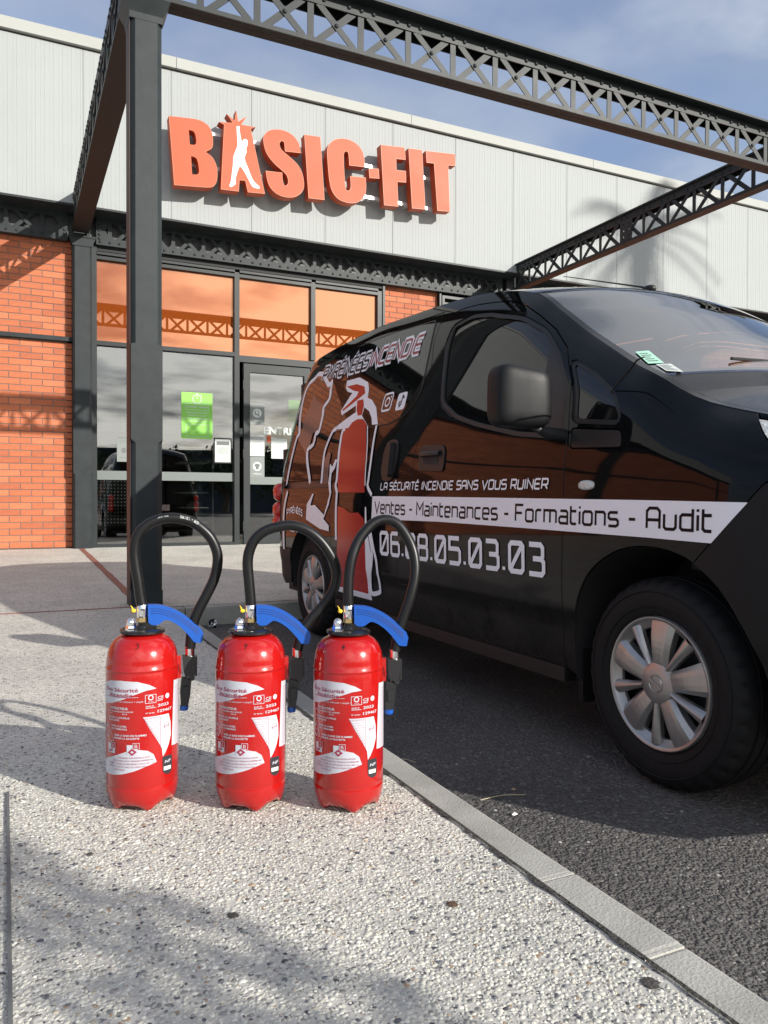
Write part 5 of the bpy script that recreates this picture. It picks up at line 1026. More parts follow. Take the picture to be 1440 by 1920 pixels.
# decals
def SD(off): return lambda u, v, d=0.0: (float(side(u, v)) - off - d, u, v + RZ)
def decal(name, poly, m, off, step=.05):
    v, f, _ = fill2d(ccw(poly), (), step); V = np.array(v); X = side(V[:, 0], V[:, 1]) - off; nn = snorm(V[:, 0], V[:, 1])
    g = MB(); g.add([(x, a, b + RZ) for x, (a, b) in zip(X, v)], [t[::-1] for t in f], True); return g.obj(name, m, VAN, normals=[tuple(q) for q in nn])
DEC={
'w_out1': [[4.617,1.597],[4.666,1.574],[4.751,1.549],[4.78,1.484],[4.77,1.402],[4.73,1.305],[4.674,1.222],[4.703,1.2],[4.709,1.097],[4.717,0.934],[4.716,0.919]],
'w_out1b': [[4.687,0.857],[4.729,0.774],[4.749,0.675],[4.753,0.488]],
'w_out2': [[4.617,1.597],[4.523,1.583],[4.444,1.542],[4.352,1.491],[4.317,1.506],[4.298,1.458],[4.278,1.399],[4.339,1.354],[4.32,1.307],[4.314,1.21],[4.36,1.197],[4.356,1.134],[4.434,1.105],[4.399,1.034],[4.305,0.924],[4.305,0.9]],
'w_out3': [[4.028,1.202],[4.077,1.19],[4.107,1.15],[4.133,1.087],[4.13,1.043],[4.105,0.924],[4.11,0.896]],
'w_out4': [[3.897,1.189],[3.93,1.178],[3.919,1.094],[3.9,1.021],[3.877,0.918],[3.885,0.878],[3.858,0.839],[3.86,0.76],[3.86,0.586]],
'w_out5': [[3.487,1.17],[3.479,1.094],[3.464,0.991],[3.462,0.902],[3.463,0.867],[3.407,0.823]],
'w_out6': [[3.599,1.178],[3.536,1.051],[3.502,0.903],[3.496,0.871]],
'w_loop': [[3.418,0.657],[3.378,0.56],[3.354,0.511],[3.346,0.453],[3.338,0.376],[3.349,0.359],[3.421,0.344],[3.442,0.357],[3.442,0.413],[3.399,0.532],[3.432,0.645]],
'f_grey': [[4.588,1.472],[4.493,1.413],[4.358,1.371],[4.337,1.309],[4.322,1.211],[4.416,1.207],[4.42,1.132],[4.418,1.052],[4.505,1.109],[4.674,1.185],[4.632,1.236],[4.668,1.318],[4.623,1.362],[4.602,1.414]],
'f_grey2': [[4.074,1.072],[4.031,1.059],[4.028,1.004],[4.003,0.894],[4.078,0.896],[4.113,1.035]],
'f_white1': [[4.065,1.476],[3.882,1.469],[3.741,1.422],[3.705,1.38],[3.692,1.333],[3.628,1.315],[3.548,1.267],[3.476,1.174],[3.547,1.178],[3.576,1.217],[3.628,1.256],[3.704,1.284],[3.707,1.24],[3.606,1.181],[4.022,1.194],[4.035,1.214],[3.92,1.245],[3.806,1.27],[3.83,1.308],[4.005,1.272],[4.036,1.3],[3.933,1.389],[4.012,1.407],[4.048,1.43]],
'f_white2': [[4.015,1.003],[3.97,0.983],[3.947,1.022],[3.916,1.021],[3.93,0.973],[3.967,0.947],[3.962,0.898],[3.941,0.839],[3.968,0.777],[4.044,0.695],[3.964,0.661],[3.965,0.63],[4.102,0.639],[4.33,0.687],[4.32,0.776],[4.269,0.809],[4.233,0.838],[4.213,0.837],[4.24,0.8],[4.257,0.769],[4.184,0.772],[4.038,0.718],[3.993,0.777],[3.963,0.831],[3.997,0.894],[3.997,0.948]],
'f_white3': [[3.483,0.767],[3.468,0.763],[3.456,0.652],[3.413,0.535],[3.432,0.446],[3.451,0.364],[3.444,0.309],[3.719,0.307],[3.903,0.309],[3.894,0.337],[3.709,0.338],[3.479,0.337],[3.482,0.462],[3.48,0.643]],
'f_red1': [[3.905,1.192],[3.62,1.18],[3.55,1.052],[3.527,0.965],[3.496,0.837],[3.842,0.841],[3.872,0.913],[3.914,1.016],[3.928,1.074],[3.92,1.162]],
'f_red2': [[3.838,0.769],[3.747,0.757],[3.67,0.734],[3.566,0.738],[3.495,0.707],[3.481,0.603],[3.482,0.462],[3.479,0.338],[3.709,0.338],[3.894,0.337],[3.842,0.586]],
'f_red3': [[4.041,1.44],[3.898,1.434],[3.778,1.405],[3.741,1.364],[3.777,1.353],[4.005,1.294],[4.013,1.305],[3.852,1.363],[3.841,1.385],[3.914,1.399],[3.997,1.425]],
'f_red4': [[3.827,1.334],[3.745,1.332],[3.717,1.296],[3.71,1.245],[3.766,1.246],[3.802,1.28]],
'f_red5': [[3.858,1.189],[3.823,1.215],[3.754,1.227],[3.676,1.219],[3.606,1.18]],
}

for i, k in enumerate(('w_out1', 'w_out1b', 'w_out2', 'w_out3', 'w_out4', 'w_out5', 'w_out6', 'w_loop')):
    g = MB(); w_ = {'w_out6': .010, 'w_out4': .026, 'w_loop': .022, 'w_out5': .020}.get(k, .030 if k[-1] in 'b12' else .026)
    ribbon(g, [tuple(p) for p in bez([(a, b, 0) for a, b in DEC[k]], 3)] and [(p.x, p.y) for p in bez([(a, b, 0) for a, b in DEC[k]], 3)], w_, SD(.0048 + .00012 * i), closed=(k == 'w_loop'), step=.04); g.obj('artwork_outline', vinyl_w, VAN)
decal('artwork_grey', DEC['f_grey'], vinyl_g, .0044); decal('artwork_grey', DEC['f_grey2'], vinyl_g, .0044)
decal('artwork_white', DEC['f_white2'], vinyl_w, .0046); decal('artwork_white', DEC['f_white3'], vinyl_w, .0047); decal('artwork_white', DEC['f_white1'], vinyl_w, .0044)
for k in ('f_red1', 'f_red2'): decal('artwork_red', DEC[k], vinyl_r, .0041)
for k in ('f_red3', 'f_red4', 'f_red5'): decal('artwork_red', DEC[k], vinyl_r, .0050)
flip = lambda off: (lambda u, v, d=0.0: SD(off)(-u, v, d))          # text runs towards the front (decreasing y)
rib = MB(); n = 40; top = [(3.405, .818), (2.95, .814), (2.2, .804), (1.6, .797), (1.274, .791)]; bot = [(3.405, .708), (2.76, .711), (2.2, .704), (1.6, .694), (1.362, .689)]
dp = decal('lettering_band', [(3.405, .818), (2.95, .814), (2.2, .805), (1.6, .797), (1.272, .791), (1.315, .742), (1.362, .689), (1.6, .695), (2.2, .704), (2.767, .711), (3.41, .708), (3.405, .75)], vinyl_w, .0025, .04)
words('Ventes - Maintenances - Formations - Audit', -3.372, .739, 1.985, .0545, .0085, flip(.0032), vinyl_k, VAN, rise=-.010, step=.05, gap=.26)
words('LA SÉCURITÉ INCENDIE SANS VOUS RUINER', -3.318, .848, 1.27, .032, .0065, flip(.0030), vinyl_w, VAN, rise=-.010, slant=.08, step=.05)
g = MB(); stroke_text(g, '06.08.05.03.03', -3.305, .549, 1.245, .098, .0175, flip(.0030), rise=.003, step=.05, gap=.34); g.obj('lettering', vinyl_w, VAN)
YT = -4.505
g = MB(); stroke_text(g, 'PYRÉNÉESINCENDIE', YT, 1.538, 1.30, .080, .036, flip(.0058), rise=-.036, slant=.16, step=.05, gap=.24); g.obj('lettering_outline', vinyl_w, VAN)
def part_text(s, full, u0, w, **k):
    adv = lambda t: sum(G[c][1] + k['gap'] for c in t); tot = adv(full) - k['gap']; i = full.index(s); a = adv(full[:i]) / tot * w; b = (adv(s) - k['gap']) / tot * w; return a, b
a, b = part_text('PYRÉNÉES', 'PYRÉNÉESINCENDIE', 0, 1.30, gap=.24); g = MB(); stroke_text(g, 'PYRÉNÉES', YT + a, 1.538 - .036 * a, b, .080, .0125, flip(.0075), rise=-.036, slant=.16, step=.05, gap=.24); g.obj('lettering', vinyl_k, VAN)
a, b = part_text('INCENDIE', 'PYRÉNÉESINCENDIE', 0, 1.30, gap=.24); g = MB(); stroke_text(g, 'INCENDIE', YT + a, 1.538 - .036 * a, b, .080, .0125, flip(.0075), rise=-.036, slant=.16, step=.05, gap=.24); g.obj('lettering', vinyl_d, VAN)
# small arched badge on the rear quarter
for s_, z_, bow in (('PYRÉNÉES', .705, .018), ('INCENDIE', .625, -.018)):
    g = MB(); fb = flip(.003); stroke_text(g, s_, -4.69, z_, .29, .034, .008, lambda u, v, d=0.0: fb(u, v + bow * (1 - ((u + 4.545) / .145) ** 2), d), gap=.3); g.obj('lettering', vinyl_w, VAN)
# social icons
def rr(cy, cz, a, b, r): return roundp([(cy - a, cz - b), (cy + a, cz - b), (cy + a, cz + b), (cy - a, cz + b)], r)
c = (3.4228, 1.2793); g = MB(); ribbon(g, rr(c[0], c[1], .050, .042, .02), .010, SD(.005), closed=True); ribbon(g, [(c[0] + .024 * math.cos(a), c[1] + .020 * math.sin(a)) for a in [k * math.pi / 10 for k in range(20)]], .009, SD(.005), closed=True); g.add([SD(.005)(c[0] - .030 + .006 * math.cos(a), c[1] + .024 + .006 * math.sin(a)) for a in [k * math.pi / 4 for k in range(8)]], [tuple(range(8))]); g.obj('camera_icon', vinyl_w, VAN)
c = (3.2661, 1.265); decal('note_icon', rr(c[0], c[1], .048, .042, .018), vinyl_w, .0048); g = MB(); ribbon(g, [(c[0] - .006, c[1] + .030), (c[0] - .004, c[1] - .012), (c[0] + .010, c[1] - .024), (c[0] + .020, c[1] - .008), (c[0] + .008, c[1] + .002)], .009, SD(.0058)); ribbon(g, [(c[0] - .006, c[1] + .028), (c[0] - .026, c[1] + .012)], .009, SD(.0060)); g.obj('note_icon', vinyl_k, VAN)
# ---------------------------------------------------------------- extinguishers
R_ = .0775
def wrapfn(off=0.0):
    return lambda s, z, d=0.0: ((R_ + off + d) * math.sin(s / R_), -(R_ + off + d) * math.cos(s / R_), z)
def wrap_shape(name, poly, m, off, parent, holes=()):
    v, f, _ = fill2d(ccw(poly), holes, .010); fn_ = wrapfn(off); g = MB(); g.add([fn_(*p) for p in v], f, True)
    return g.obj(name, m, parent, local=True, normals=[(math.sin(a / R_), -math.cos(a / R_), 0) for a, b in v])
SW1 = [(-.1012, .2763), (-.075, .2838), (-.0463, .2858), (-.0096, .2837), (.0143, .2757), (.0295, .2665), (.0074, .2638), (-.0183, .2554), (-.0403, .246), (-.0703, .2357), (-.1016, .2307), (-.118, .245), (-.118, .265)]
SW2 = [(-.1076, .1077), (-.0577, .1253), (-.0329, .1348), (-.0064, .138), (.0106, .1345), (.023, .1254), (.0299, .1078), (.0072, .1009), (-.0185, .0921), (-.0467, .0846), (-.077, .0804), (-.108, .0792), (-.119, .093)]
TRI = [(.001, .2072), (.030, .2069), (.0603, .2064), (.0664, .1862), (.0675, .1584), (.0602, .1384), (.0507, .1228), (.0442, .1153), (.0421, .134), (.0322, .1524), (.0142, .1825)]
TIC = [(.0781, .2753), (.118, .2715), (.118, .128), (.0698, .1335)]
NFP = roundp([(.0435, .1157), (.0707, .1143), (.0706, .0821), (.0654, .0746), (.0529, .0744), (.0441, .0818)], .005)
def ext_common():
    T = empty('fire_extinguisher', (0, 0, 0), 'x', 'extinguisher', 'fire extinguishers lined up on the pavement')
    def foot(r, h, a, i):
        if h < .0005: return 0.0
        return 0.0
    prof_ = [(.0, .018), (.04, .016), (.055, .008)]
    # body with scalloped skirt
    g = MB(); seg = 96; pr = [(.0, .020), (.050, .020), (.058, .010), (.063, .0), (.0675, .004), (.0725, .018), (.0762, .033), (.0772, .046), (.0775, .050), (.0765, .052), (.0765, .0545), (.0775, .057), (R_, .10), (R_, .18), (R_, .26), (R_, .296), (.0768, .298), (.0768, .3015), (.0785, .3035), (.0785, .306), (.0768, .309), (.0762, .320), (.0735, .338), (.0675, .353), (.0575, .3655), (.044, .3735), (.030, .377), (.0, .378)]
    vs = []
    for r, h in pr:
        for i in range(seg):
            a = 2 * math.pi * i / seg; w_ = max(0, math.cos(5 * a + .9)); lift = 0
            if h < .034: lift = (1 - h / .034) * .0125 * (1 - (.5 + .5 * math.cos(5 * a + .6)) ** 2.2) if r > .056 else 0
            vs.append((r * math.cos(a), r * math.sin(a), h + lift))
    g.add(vs, [(j * seg + i, j * seg + (i + 1) % seg, (j + 1) * seg + (i + 1) % seg, (j + 1) * seg + i) for j in range(len(pr) - 1) for i in range(seg)], True); body = g.obj('cylinder', ext_red, T, local=True)
    MB().box((.0745, -.012, .272), (.083, .006, .322)).obj('nozzle_clip', ext_red, T, local=True)
    wrap_shape('label_swoosh', SW1, lab_w, .0004, body); wrap_shape('label_swoosh', SW2, lab_w, .0004, body); wrap_shape('label_triangle', TRI, lab_w, .0004, body); wrap_shape('service_ticket', TIC, lab_w, .0006, body)
    nf = wrap_shape('certification_badge', NFP, mat('badge', (.035, .035, .042), .3), .0006, body); wrap_shape('badge_plate', [(.0462, .0929), (.0663, .0918), (.0663, .0835), (.0466, .0845)], mat('badge_plate', (.7, .69, .62), .4), .0010, nf)
    # printing
    w = MB(); k = MB(); f1 = wrapfn(.0011); f0 = wrapfn(.0007)
    put_text(k, 'Éco Sécurité', -.0925, .2618, .0840, .0085, f1, .012); put_text(k, 'Incendie', -.078, .2508, .0580, .0088, f1, .012)
    def rule(g_, a, b, th, fn__): ribbon(g_, [a, b], th, lambda u, v, o: fn__(u, v), step=.008)
    rule(k, (-.092, .2498), (-.032, .2502), .0008, f1); rule(w, (-.032, .2502), (-.008, .2506), .0008, f0)
    put_text(w, "nt c'est tellement + simple !", -.060, .2392, .064, .0042, f0, slant=.3)
    put_text(w, 'EXTINCTEUR', -.0765, .2237, .0466, .0050, f0, .035)
    for s_, u, v, ww, hh in (('À EAU PULVÉRISÉE AVEC ADDITIF', -.0870, .2180, .0680, .0026), ('21 A', -.078, .2133, .008, .0024), ('233 B', -.044, .2133, .012, .0024), ('ENLEVER LA GOUPILLE', -.0840, .2045, .0570, .0036), ('DE SÉCURITÉ', -.0825, .1985, .0315, .0036), ('LEVER LE LEVIER', -.0735, .1862, .0405, .0036), ('DE COMMANDE', -.0720, .1802, .0395, .0036),
                             ('VISER LA BASE DES FLAMMES', -.0650, .1668, .0736, .0038), ('PRESSER LA GACHETTE', -.0645, .1605, .0580, .0038), ('0029', .0314, .2385, .0125, .0030), ('Année de', .0065, .2290, .017, .0026), ('fabrication :', .0065, .2252, .023, .0026), ('N° de lot :', .0065, .2140, .020, .0026)):
        put_text(w, s_, u, v, ww, hh, f0, .03)
    put_text(w, 'CE', .0320, .2428, .0140, .0062, f0, .015)
    stroke_text(w, '2023'.replace('2', '5')[:0] or '03', .2, 0, .0001, .0001, .0001, f0) if False else None
    for s_, u, v, ww in (('2023', .0325, .2262, .0270), ('129467', .0320, .2138, .0370)): put_text(w, s_, u, v, ww, .0060, f0, .02)
    ribbon(w, [(.0060, .2364), (.0286, .2364), (.0286, .2542), (.0060, .2542)], .0010, lambda u, v, o: f0(u, v), closed=True, step=.008)
    ribbon(w, [(.0173 + .0048 * math.cos(a), .2480 + .0048 * math.sin(a)) for a in [q * math.pi / 8 for q in range(16)]], .0022, lambda u, v, o: f0(u, v), closed=True); put_text(w, 'NF EN3', .012, .2385, .011, .0022, f0)
    w.add([f0(.0562 + .0056 * math.cos(a), .2462 + .0056 * math.sin(a)) for a in [q * math.pi / 9 for q in range(18)]], [tuple(range(18))])
    for u, v in ((-.0735, .1515), (-.0193, .1528)): ribbon(w, [(u, v - .0122), (u + .0130, v - .0122), (u + .0130, v), (u, v)], .0009, lambda a_, b_, o: wrapfn(.0018)(a_, b_), closed=True, step=.008)
    for p, q in (((-.1018, .2033), (-.0878, .1937)), ((-.0878, .1937), (-.075, .1746)), ((-.075, .1746), (-.0664, .1545)), ((-.1021, .1741), (-.0750, .1746)), ((-.1022, .1522), (-.0664, .1545))): rule(w, p, q, .0008, f0)
    for c in ((-.090, .184), (-.086, .163)): ribbon(w, [(c[0] - .006, c[1] - .002), (c[0] - .002, c[1] + .004), (c[0] + .001, c[1] - .003), (c[0] + .006, c[1] + .003)], .0016, lambda u, v, o: f0(u, v))
    put_text(w, 'NF', .0487, .1000, .0160, .0062, wrapfn(.0012), .02, slant=.25)
    for s_, u, v, ww in (('UTILISABLE SUR INSTALLATION', -.0535, .1192, .0690), ('ÉLECTRIQUE SOUS TENSION INFÉRIEURE', -.0665, .1125, .0895), ('À 1000 V. TENIR LE DIFFUSEUR À PLUS DE 1 m.', -.0803, .1058, .1045), ('ÉVITER TOUT CONTACT AVEC UN CONDUCTEUR', -.0803, .0994, .0890), ('ÉLECTRIQUE.', -.0640, .0932, .0270)): put_text(k, s_, u, v, ww, .0034, f1, rise=.010)
    r = random.Random(2)
    for q in range(11):
        z = .2025 - q * .0052; x0 = .0050 + q * .0033; x = x0
        while x < .034: e = min(x + r.uniform(.003, .007), .036); rule(k, (x, z), (e, z), .0006, f1); x = e + .0015
    rule(k, (.0385, .205), (.0385, .135), .0005, f1); rule(k, (.003, .2045), (.038, .2045), .0005, f1); rule(k, (.003, .2045), (.0365, .150), .0005, f1)
    put_text(k, 'FRANCE', .0465, .1790, .0150, .0028, f1, slant=.2, rise=.15); rule(k, (.046, .170), (.064, .172), .0005, f1); rule(k, (.049, .160), (.059, .161), .0005, f1)
    ribbon(k, [(.0540 + .0065 * math.cos(a), .182 + .0065 * math.sin(a)) for a in [q * math.pi / 8 for q in range(16)]], .0005, lambda u, v, o: f1(u, v), closed=True)
    for q in range(32): rule(k, (.0835 - q * .00018, .262 - q * .0052), (.108, .2615 - q * .0052), .0006, f1)
    wrap_shape('class_a_plate', [(-.0855, .1490), (-.0625, .1490), (-.0621, .1285), (-.0850, .1287)], lab_w, .0010, body); wrap_shape('class_b_plate', [(-.0328, .1491), (-.0098, .149), (-.0099, .1275), (-.0329, .1277)], lab_w, .0010, body)
    for u, v, s_ in ((-.0735, .1515, 'A'), (-.0193, .1528, 'B')):
        wrap_shape('class_letter_tile', [(u, v - .0122), (u + .0130, v - .0122), (u + .0130, v), (u, v)], lab_red, .0015, body); put_text(w, s_, u + .0035, v - .0102, .0060, .0080, wrapfn(.0019))
    ribbon(k, [(-.0275, .134), (-.021, .1395), (-.014, .134), (-.021, .1285), (-.0275, .134)], .0034, lambda u, v, o: f1(u, v, .0006)); ribbon(k, [(-.0825, .134), (-.073, .1325), (-.068, .136)], .002, lambda u, v, o: f1(u, v, .0006)); ribbon(k, [(-.079, .130), (-.070, .139)], .0014, lambda u, v, o: f1(u, v, .0007))
    w.obj('white_print', lab_w, body, local=True, fix=False, kind='stuff'); k.obj('dark_print', lab_ink, body, local=True, fix=False, kind='stuff')
    # head
    g = MB(); g.lathe([(.0, .3765), (.046, .3765), (.049, .379), (.0485, .3835), (.044, .386), (.030, .387), (.0, .387)], 48); g.v = [(x, y, z + x * -.02) for x, y, z in g.v]; hd = g.obj('head_plate', blk, T, local=True)
    MB().lathe([(.0, .386), (.012, .386), (.012, .393), (.0105, .396), (.0105, .4), (0, .4)], 6, c=(-.0235, -.024, 0)).lathe([(.0095, .398), (.010, .403), (.0085, .409), (.005, .413), (.0, .4145)], 20, c=(-.0235, -.024, 0)).obj('dome_nut', chrome, hd, local=True)
    MB().lathe([(.0, .386), (.016, .386), (.013, .392), (.009, .395), (.0095, .404), (0, .404)], 20).box((.004, -.010, .386), (.030, .010, .400)).obj('valve_body', blk, hd, local=True)
    MB().lathe([(.0, .401), (.0125, .401), (.0125, .410), (0, .410)], 6).obj('brass_nut', brass, hd, local=True)
    MB().lathe([(.0, .410), (.0110, .410), (.0122, .412), (.0118, .424), (.0122, .438), (.0110, .440), (0, .440)], 24).obj('ferrule', chrome, hd, local=True)
    # lever: arched blue channel with ribs
    g = MB(); P = bez([(.012, .4385, 0), (.038, .4365, 0), (.064, .4275, 0), (.088, .4135, 0), (.110, .3955, 0), (.1285, .3765, 0)], 5); B = bez([(.0130, .4005, 0), (.020, .3945, 0), (.034, .3945, 0), (.0480, .4035, 0), (.060, .4015, 0), (.078, .3900, 0), (.095, .3730, 0), (.1120, .3510, 0)], 5)
    poly = [(p.x, p.y) for p in P] + [(.1325, .3690), (.1290, .3500), (.1225, .3495)] + [(p.x, p.y) for p in reversed(B)]
    fy = lambda u, v, d: (u, d, v)
    g.prism(poly, fy, -.0125, -.0085); g.prism(poly, fy, .0085, .0125)
    for i in range(len(P) - 1): g.bar((P[i].x, 0, P[i].y - .0012), (P[i + 1].x, 0, P[i + 1].y - .0012), .022, .0035, (0, 0, 1))
    lev = g.obj('lever', blue, T, local=True)
    for dz in (-.007, -.012, -.017):
        g = MB(); n_ = len(P)
        pts_ = [(p.x, -.0128, p.y + dz) for p in P[1:-2]]
        g.tube(pts_, .0008, 5, caps=False); g.obj('lever_rib', mat('blue_shadow', (.003, .035, .20), .6) if 'blue_shadow' not in MATS else MATS['blue_shadow'], lev, local=True)
    g = MB(); g.ell((-.0185, -.004, .4265), (.0055, .0045, .0045), 1, 12, 8); g.tube([(-.0205, -.004, .430), (-.0215, -.004, .434), (-.0245, -.005, .4385)], [.002, .0012, .0008], 6); g.obj('safety_tag', yellow, T, local=True)
    # nozzle gun at the right
    g = MB(); g.prism([(.0865, .3195), (.1150, .3180), (.1125, .2660), (.1060, .2640), (.0990, .2745), (.0935, .2700), (.0890, .2850)], fy, -.013, .013); g.prism([(.0850, .2720), (.1060, .2660), (.1030, .2300), (.0985, .2080), (.0830, .2080), (.0815, .2400)], fy, -.0105, .0105)
    g.box((.088, -.015, .228), (.100, -.010, .252)); g.box((.1145, -.010, .274), (.1185, .010, .318)); nz = g.obj('nozzle', nozzle_m, T, local=True)
    MB().lathe([(0, .1965), (.0085, .1965), (.0095, .200), (.0095, .208), (0, .208)], 18, c=(.0905, 0, 0)).obj('nozzle_tip', blue, nz, local=True)
    MB().lathe([(0, .3175), (.0100, .3175), (.0108, .320), (.0104, .330), (.0108, .3405), (0, .3415)], 20, c=(.1025, 0, 0)).obj('hose_ferrule', chrome, nz, local=True)
    g = MB(); g.tube(bez([(.0765, -.006, .318), (.080, -.013, .300), (.0815, -.012, .285), (.080, -.008, .275)], 4), .0022, 6); g.obj('retaining_clip', ext_red, nz, local=True)
    return T, body
def add_hose(T, pts, marks):
    P = bez(pts, 6); n = len(P); o = MB().tube(P, .0117, 18).obj('hose', hose_m, T, local=True)
    if marks:
        # printed batch text along the top of the hose
        L_ = [0]
        for i in range(1, n): L_.append(L_[-1] + (P[i] - P[i - 1]).length)
        def hf(u, v):
            s_ = max(0, min(L_[-1] - 1e-4, u)); i = max(j for j in range(n - 1) if L_[j] <= s_); q = (s_ - L_[i]) / (L_[i + 1] - L_[i]); c = P[i].lerp(P[i + 1], q); d = (P[i + 1] - P[i]).normalized(); nrm = Vector((-d.z, 0, d.x)); a = v / .0117
            w_ = Vector((0, -1, 0)) * math.cos(a) + nrm * math.sin(a); return tuple(c + w_ * .0120)
        top = L_[max(range(n), key=lambda i: P[i].z)]
        g = MB(); put_text(g, 'GR - 13195', -(top + .062), -.004, .042, .0070, lambda u, v: hf(-u, -v + .004), .01); put_text(g, 'EN 1947', -(top - .005), -.002, .022, .0028, lambda u, v: hf(-u, -v + .004)); g.obj('hose_print', paper, o, local=True, fix=False)
    return o
def number(T, body, ch):
    g = MB(); cs = {'3': [[(0, 9), (4, 10), (6, 8), (3, 6), (6, 4), (4, 1), (-1, 0)]], '7': [[(0, 9), (6, 9), (3, 4), (2, 0)], [(1, 5), (6, 6)]], '4': [[(5, 10), (0, 4), (7, 5)], [(5, 7), (3, 0)]]}[ch]
    def f(u, v, d=0.0):
        x = -.014 + u * .0011; t = .352 + v * .00105; r = float(np.interp(t, [.338, .353, .3655, .3735], [.0735, .0675, .0575, .044])) + .0012; return (x, -math.sqrt(max(0, r * r - x * x)), t + .0005)
    for i, c in enumerate(cs): ribbon(g, [(a, b) for a, b in c], 1.1, lambda u, v, o, i=i: f(u, v), step=1.5)
    o = g.obj('handwritten_number', mat('marker', (.01, .01, .01), .5) if 'marker' not in MATS else MATS['marker'], body, local=True, fix=False)
E0, B0 = ext_common()
H1 = [(0, 0, .434), (-.004, 0, .455), (-.0085, 0, .490), (-.0145, 0, .528), (-.0166, 0, .558), (-.012, 0, .587), (.0039, 0, .6109), (.0324, 0, .6274), (.067, 0, .632), (.1079, 0, .6223), (.1433, 0, .5941), (.1612, 0, .5609), (.1648, 0, .5303), (.1576, 0, .4938), (.1409, 0, .4577), (.1195, 0, .4159), (.1077, 0, .380), (.1035, 0, .336)]
H2 = [(0, 0, .434), (-.001, 0, .455), (-.004, 0, .490), (-.007, 0, .528), (-.004, 0, .556), (.008, 0, .584), (.028, 0, .602), (.056, 0, .612), (.090, 0, .616), (.126, 0, .604), (.158, 0, .578), (.183, 0, .540), (.192, .004, .505), (.186, .006, .470), (.163, .006, .435), (.136, .004, .405), (.113, .0, .372), (.1035, 0, .336)]
H3 = [(0, 0, .434), (-.001, 0, .460), (0, .002, .50), (.006, .006, .540), (.018, .014, .575), (.036, .022, .602), (.058, .030, .622), (.082, .036, .629), (.106, .038, .622), (.126, .036, .600), (.143, .030, .566), (.150, .024, .530), (.148, .018, .495), (.138, .012, .455), (.124, .008, .415), (.111, .004, .375), (.1035, 0, .336)]
def copy_tree(o, parent=None):
    c = o.copy(); COL.objects.link(c)
    if parent is not None: c.parent = parent
    for ch in list(o.children): copy_tree(ch, c)
    return c
EXT = [E0]
for i in range(2): EXT.append(copy_tree(E0))
INFO = (((.260, 1.791), 'red fire extinguisher with number three inked on its dome, leftmost by the grey column', '3', H1), ((.4785, 1.6874), 'red fire extinguisher with number seven inked on its dome, standing between two others', '7', H2), ((.6735, 1.5894), 'red fire extinguisher with number four inked on its dome, nearest the kerb and van', '4', H3))
for T, (xy, lab, ch, hp) in zip(EXT, INFO):
    T.location = (xy[0], xy[1], .0012); T.rotation_euler = (0, 0, -math.atan2(xy[0], xy[1])); T['label'] = lab
    bd = [c for c in T.children if c.name.startswith('cylinder')][0]
    add_hose(T, hp, ch == '3'); number(T, bd, ch)

# ---------------------------------------------------------------- litter and small road debris
crum = MB(); rng = random.Random(4)
bm = bmesh.new(); bmesh.ops.create_icosphere(bm, subdivisions=3, radius=1)
for v in bm.verts:
    n_ = math.sin(v.co.x * 7 + 1) * math.sin(v.co.y * 9) * math.sin(v.co.z * 8 + 2); v.co *= .026 * (1 + .45 * n_ + rng.uniform(-.12, .12)); v.co.z *= 1.1
me = bpy.data.meshes.new('crumpled_can'); bm.to_mesh(me); bm.free(); lm = mat('litter_foil', (.5, .5, .52), .25, metal=.6); nt2 = lm.node_tree; vn = nt2.nodes.new('ShaderNodeTexNoise'); vn.inputs['Scale'].default_value = 28; rp = nt2.nodes.new('ShaderNodeValToRGB'); rp.color_ramp.interpolation = 'CONSTANT'; rp.color_ramp.elements[0].color = (.02, .02, .03, 1); rp.color_ramp.elements[1].position = .52; rp.color_ramp.elements[1].color = (.75, .75, .76, 1); tcc = nt2.nodes.new('ShaderNodeTexCoord'); nt2.links.new(tcc.outputs['Object'], vn.inputs['Vector']); nt2.links.new(vn.outputs['Fac'], rp.inputs[0]); nt2.links.new(rp.outputs[0], nt2.nodes['Principled BSDF'].inputs['Base Color'])
me.materials.append(lm); o = bpy.data.objects.new('crumpled_can', me); COL.objects.link(o); o.location = (1.135, 4.86, -.095); setp(o, 'crumpled black and silver drinks can lying in the gutter corner', 'litter')
straw = mat('straw', (.42, .36, .25), .8); dleaf = mat('dry_leaf', (.36, .26, .15), .8)
def twig(p, q, r, lab):
    a, b = Vector(p), Vector(q); m_ = (a + b) / 2 + Vector((.004, .006, .003)); setp(MB().tube(bez([a, m_, b], 4), [r] * 9, 5).obj('twig', straw), lab, 'twig', None)
twig((1.115, 1.735, -.118), (1.245, 1.715, -.118), .0014, 'thin pale twig on the asphalt in the sunlit strip near the kerb'); twig((1.05, 2.12, -.118), (1.10, 2.07, -.118), .0013, 'short dry straw on the shaded asphalt left of the front wheel')
def leafm(x, y, s, m, lab, seed):
    r = random.Random(seed); k = 9; g = MB(); P = [(x + s * math.cos(6.283 * i / k) * r.uniform(.6, 1.1), y + s * .7 * math.sin(6.283 * i / k) * r.uniform(.6, 1.1), -.1175 + r.uniform(0, .004)) for i in range(k)]
    g.add([(x, y, -.111)] + P, [(0, i + 1, (i + 1) % k + 1) for i in range(k)]); setp(g.obj('dry_leaf', m), lab, 'leaf')
leafm(1.03, 1.835, .016, dleaf, 'dry brown leaf lying on asphalt right beside the kerb', 1); leafm(1.14, 1.615, .010, shelf_m, 'small pale scrap lying on the sunlit asphalt nearest the camera', 2); leafm(1.235, 1.755, .010, dleaf, 'small brown leaf on asphalt beside the end of the pale twig', 3)

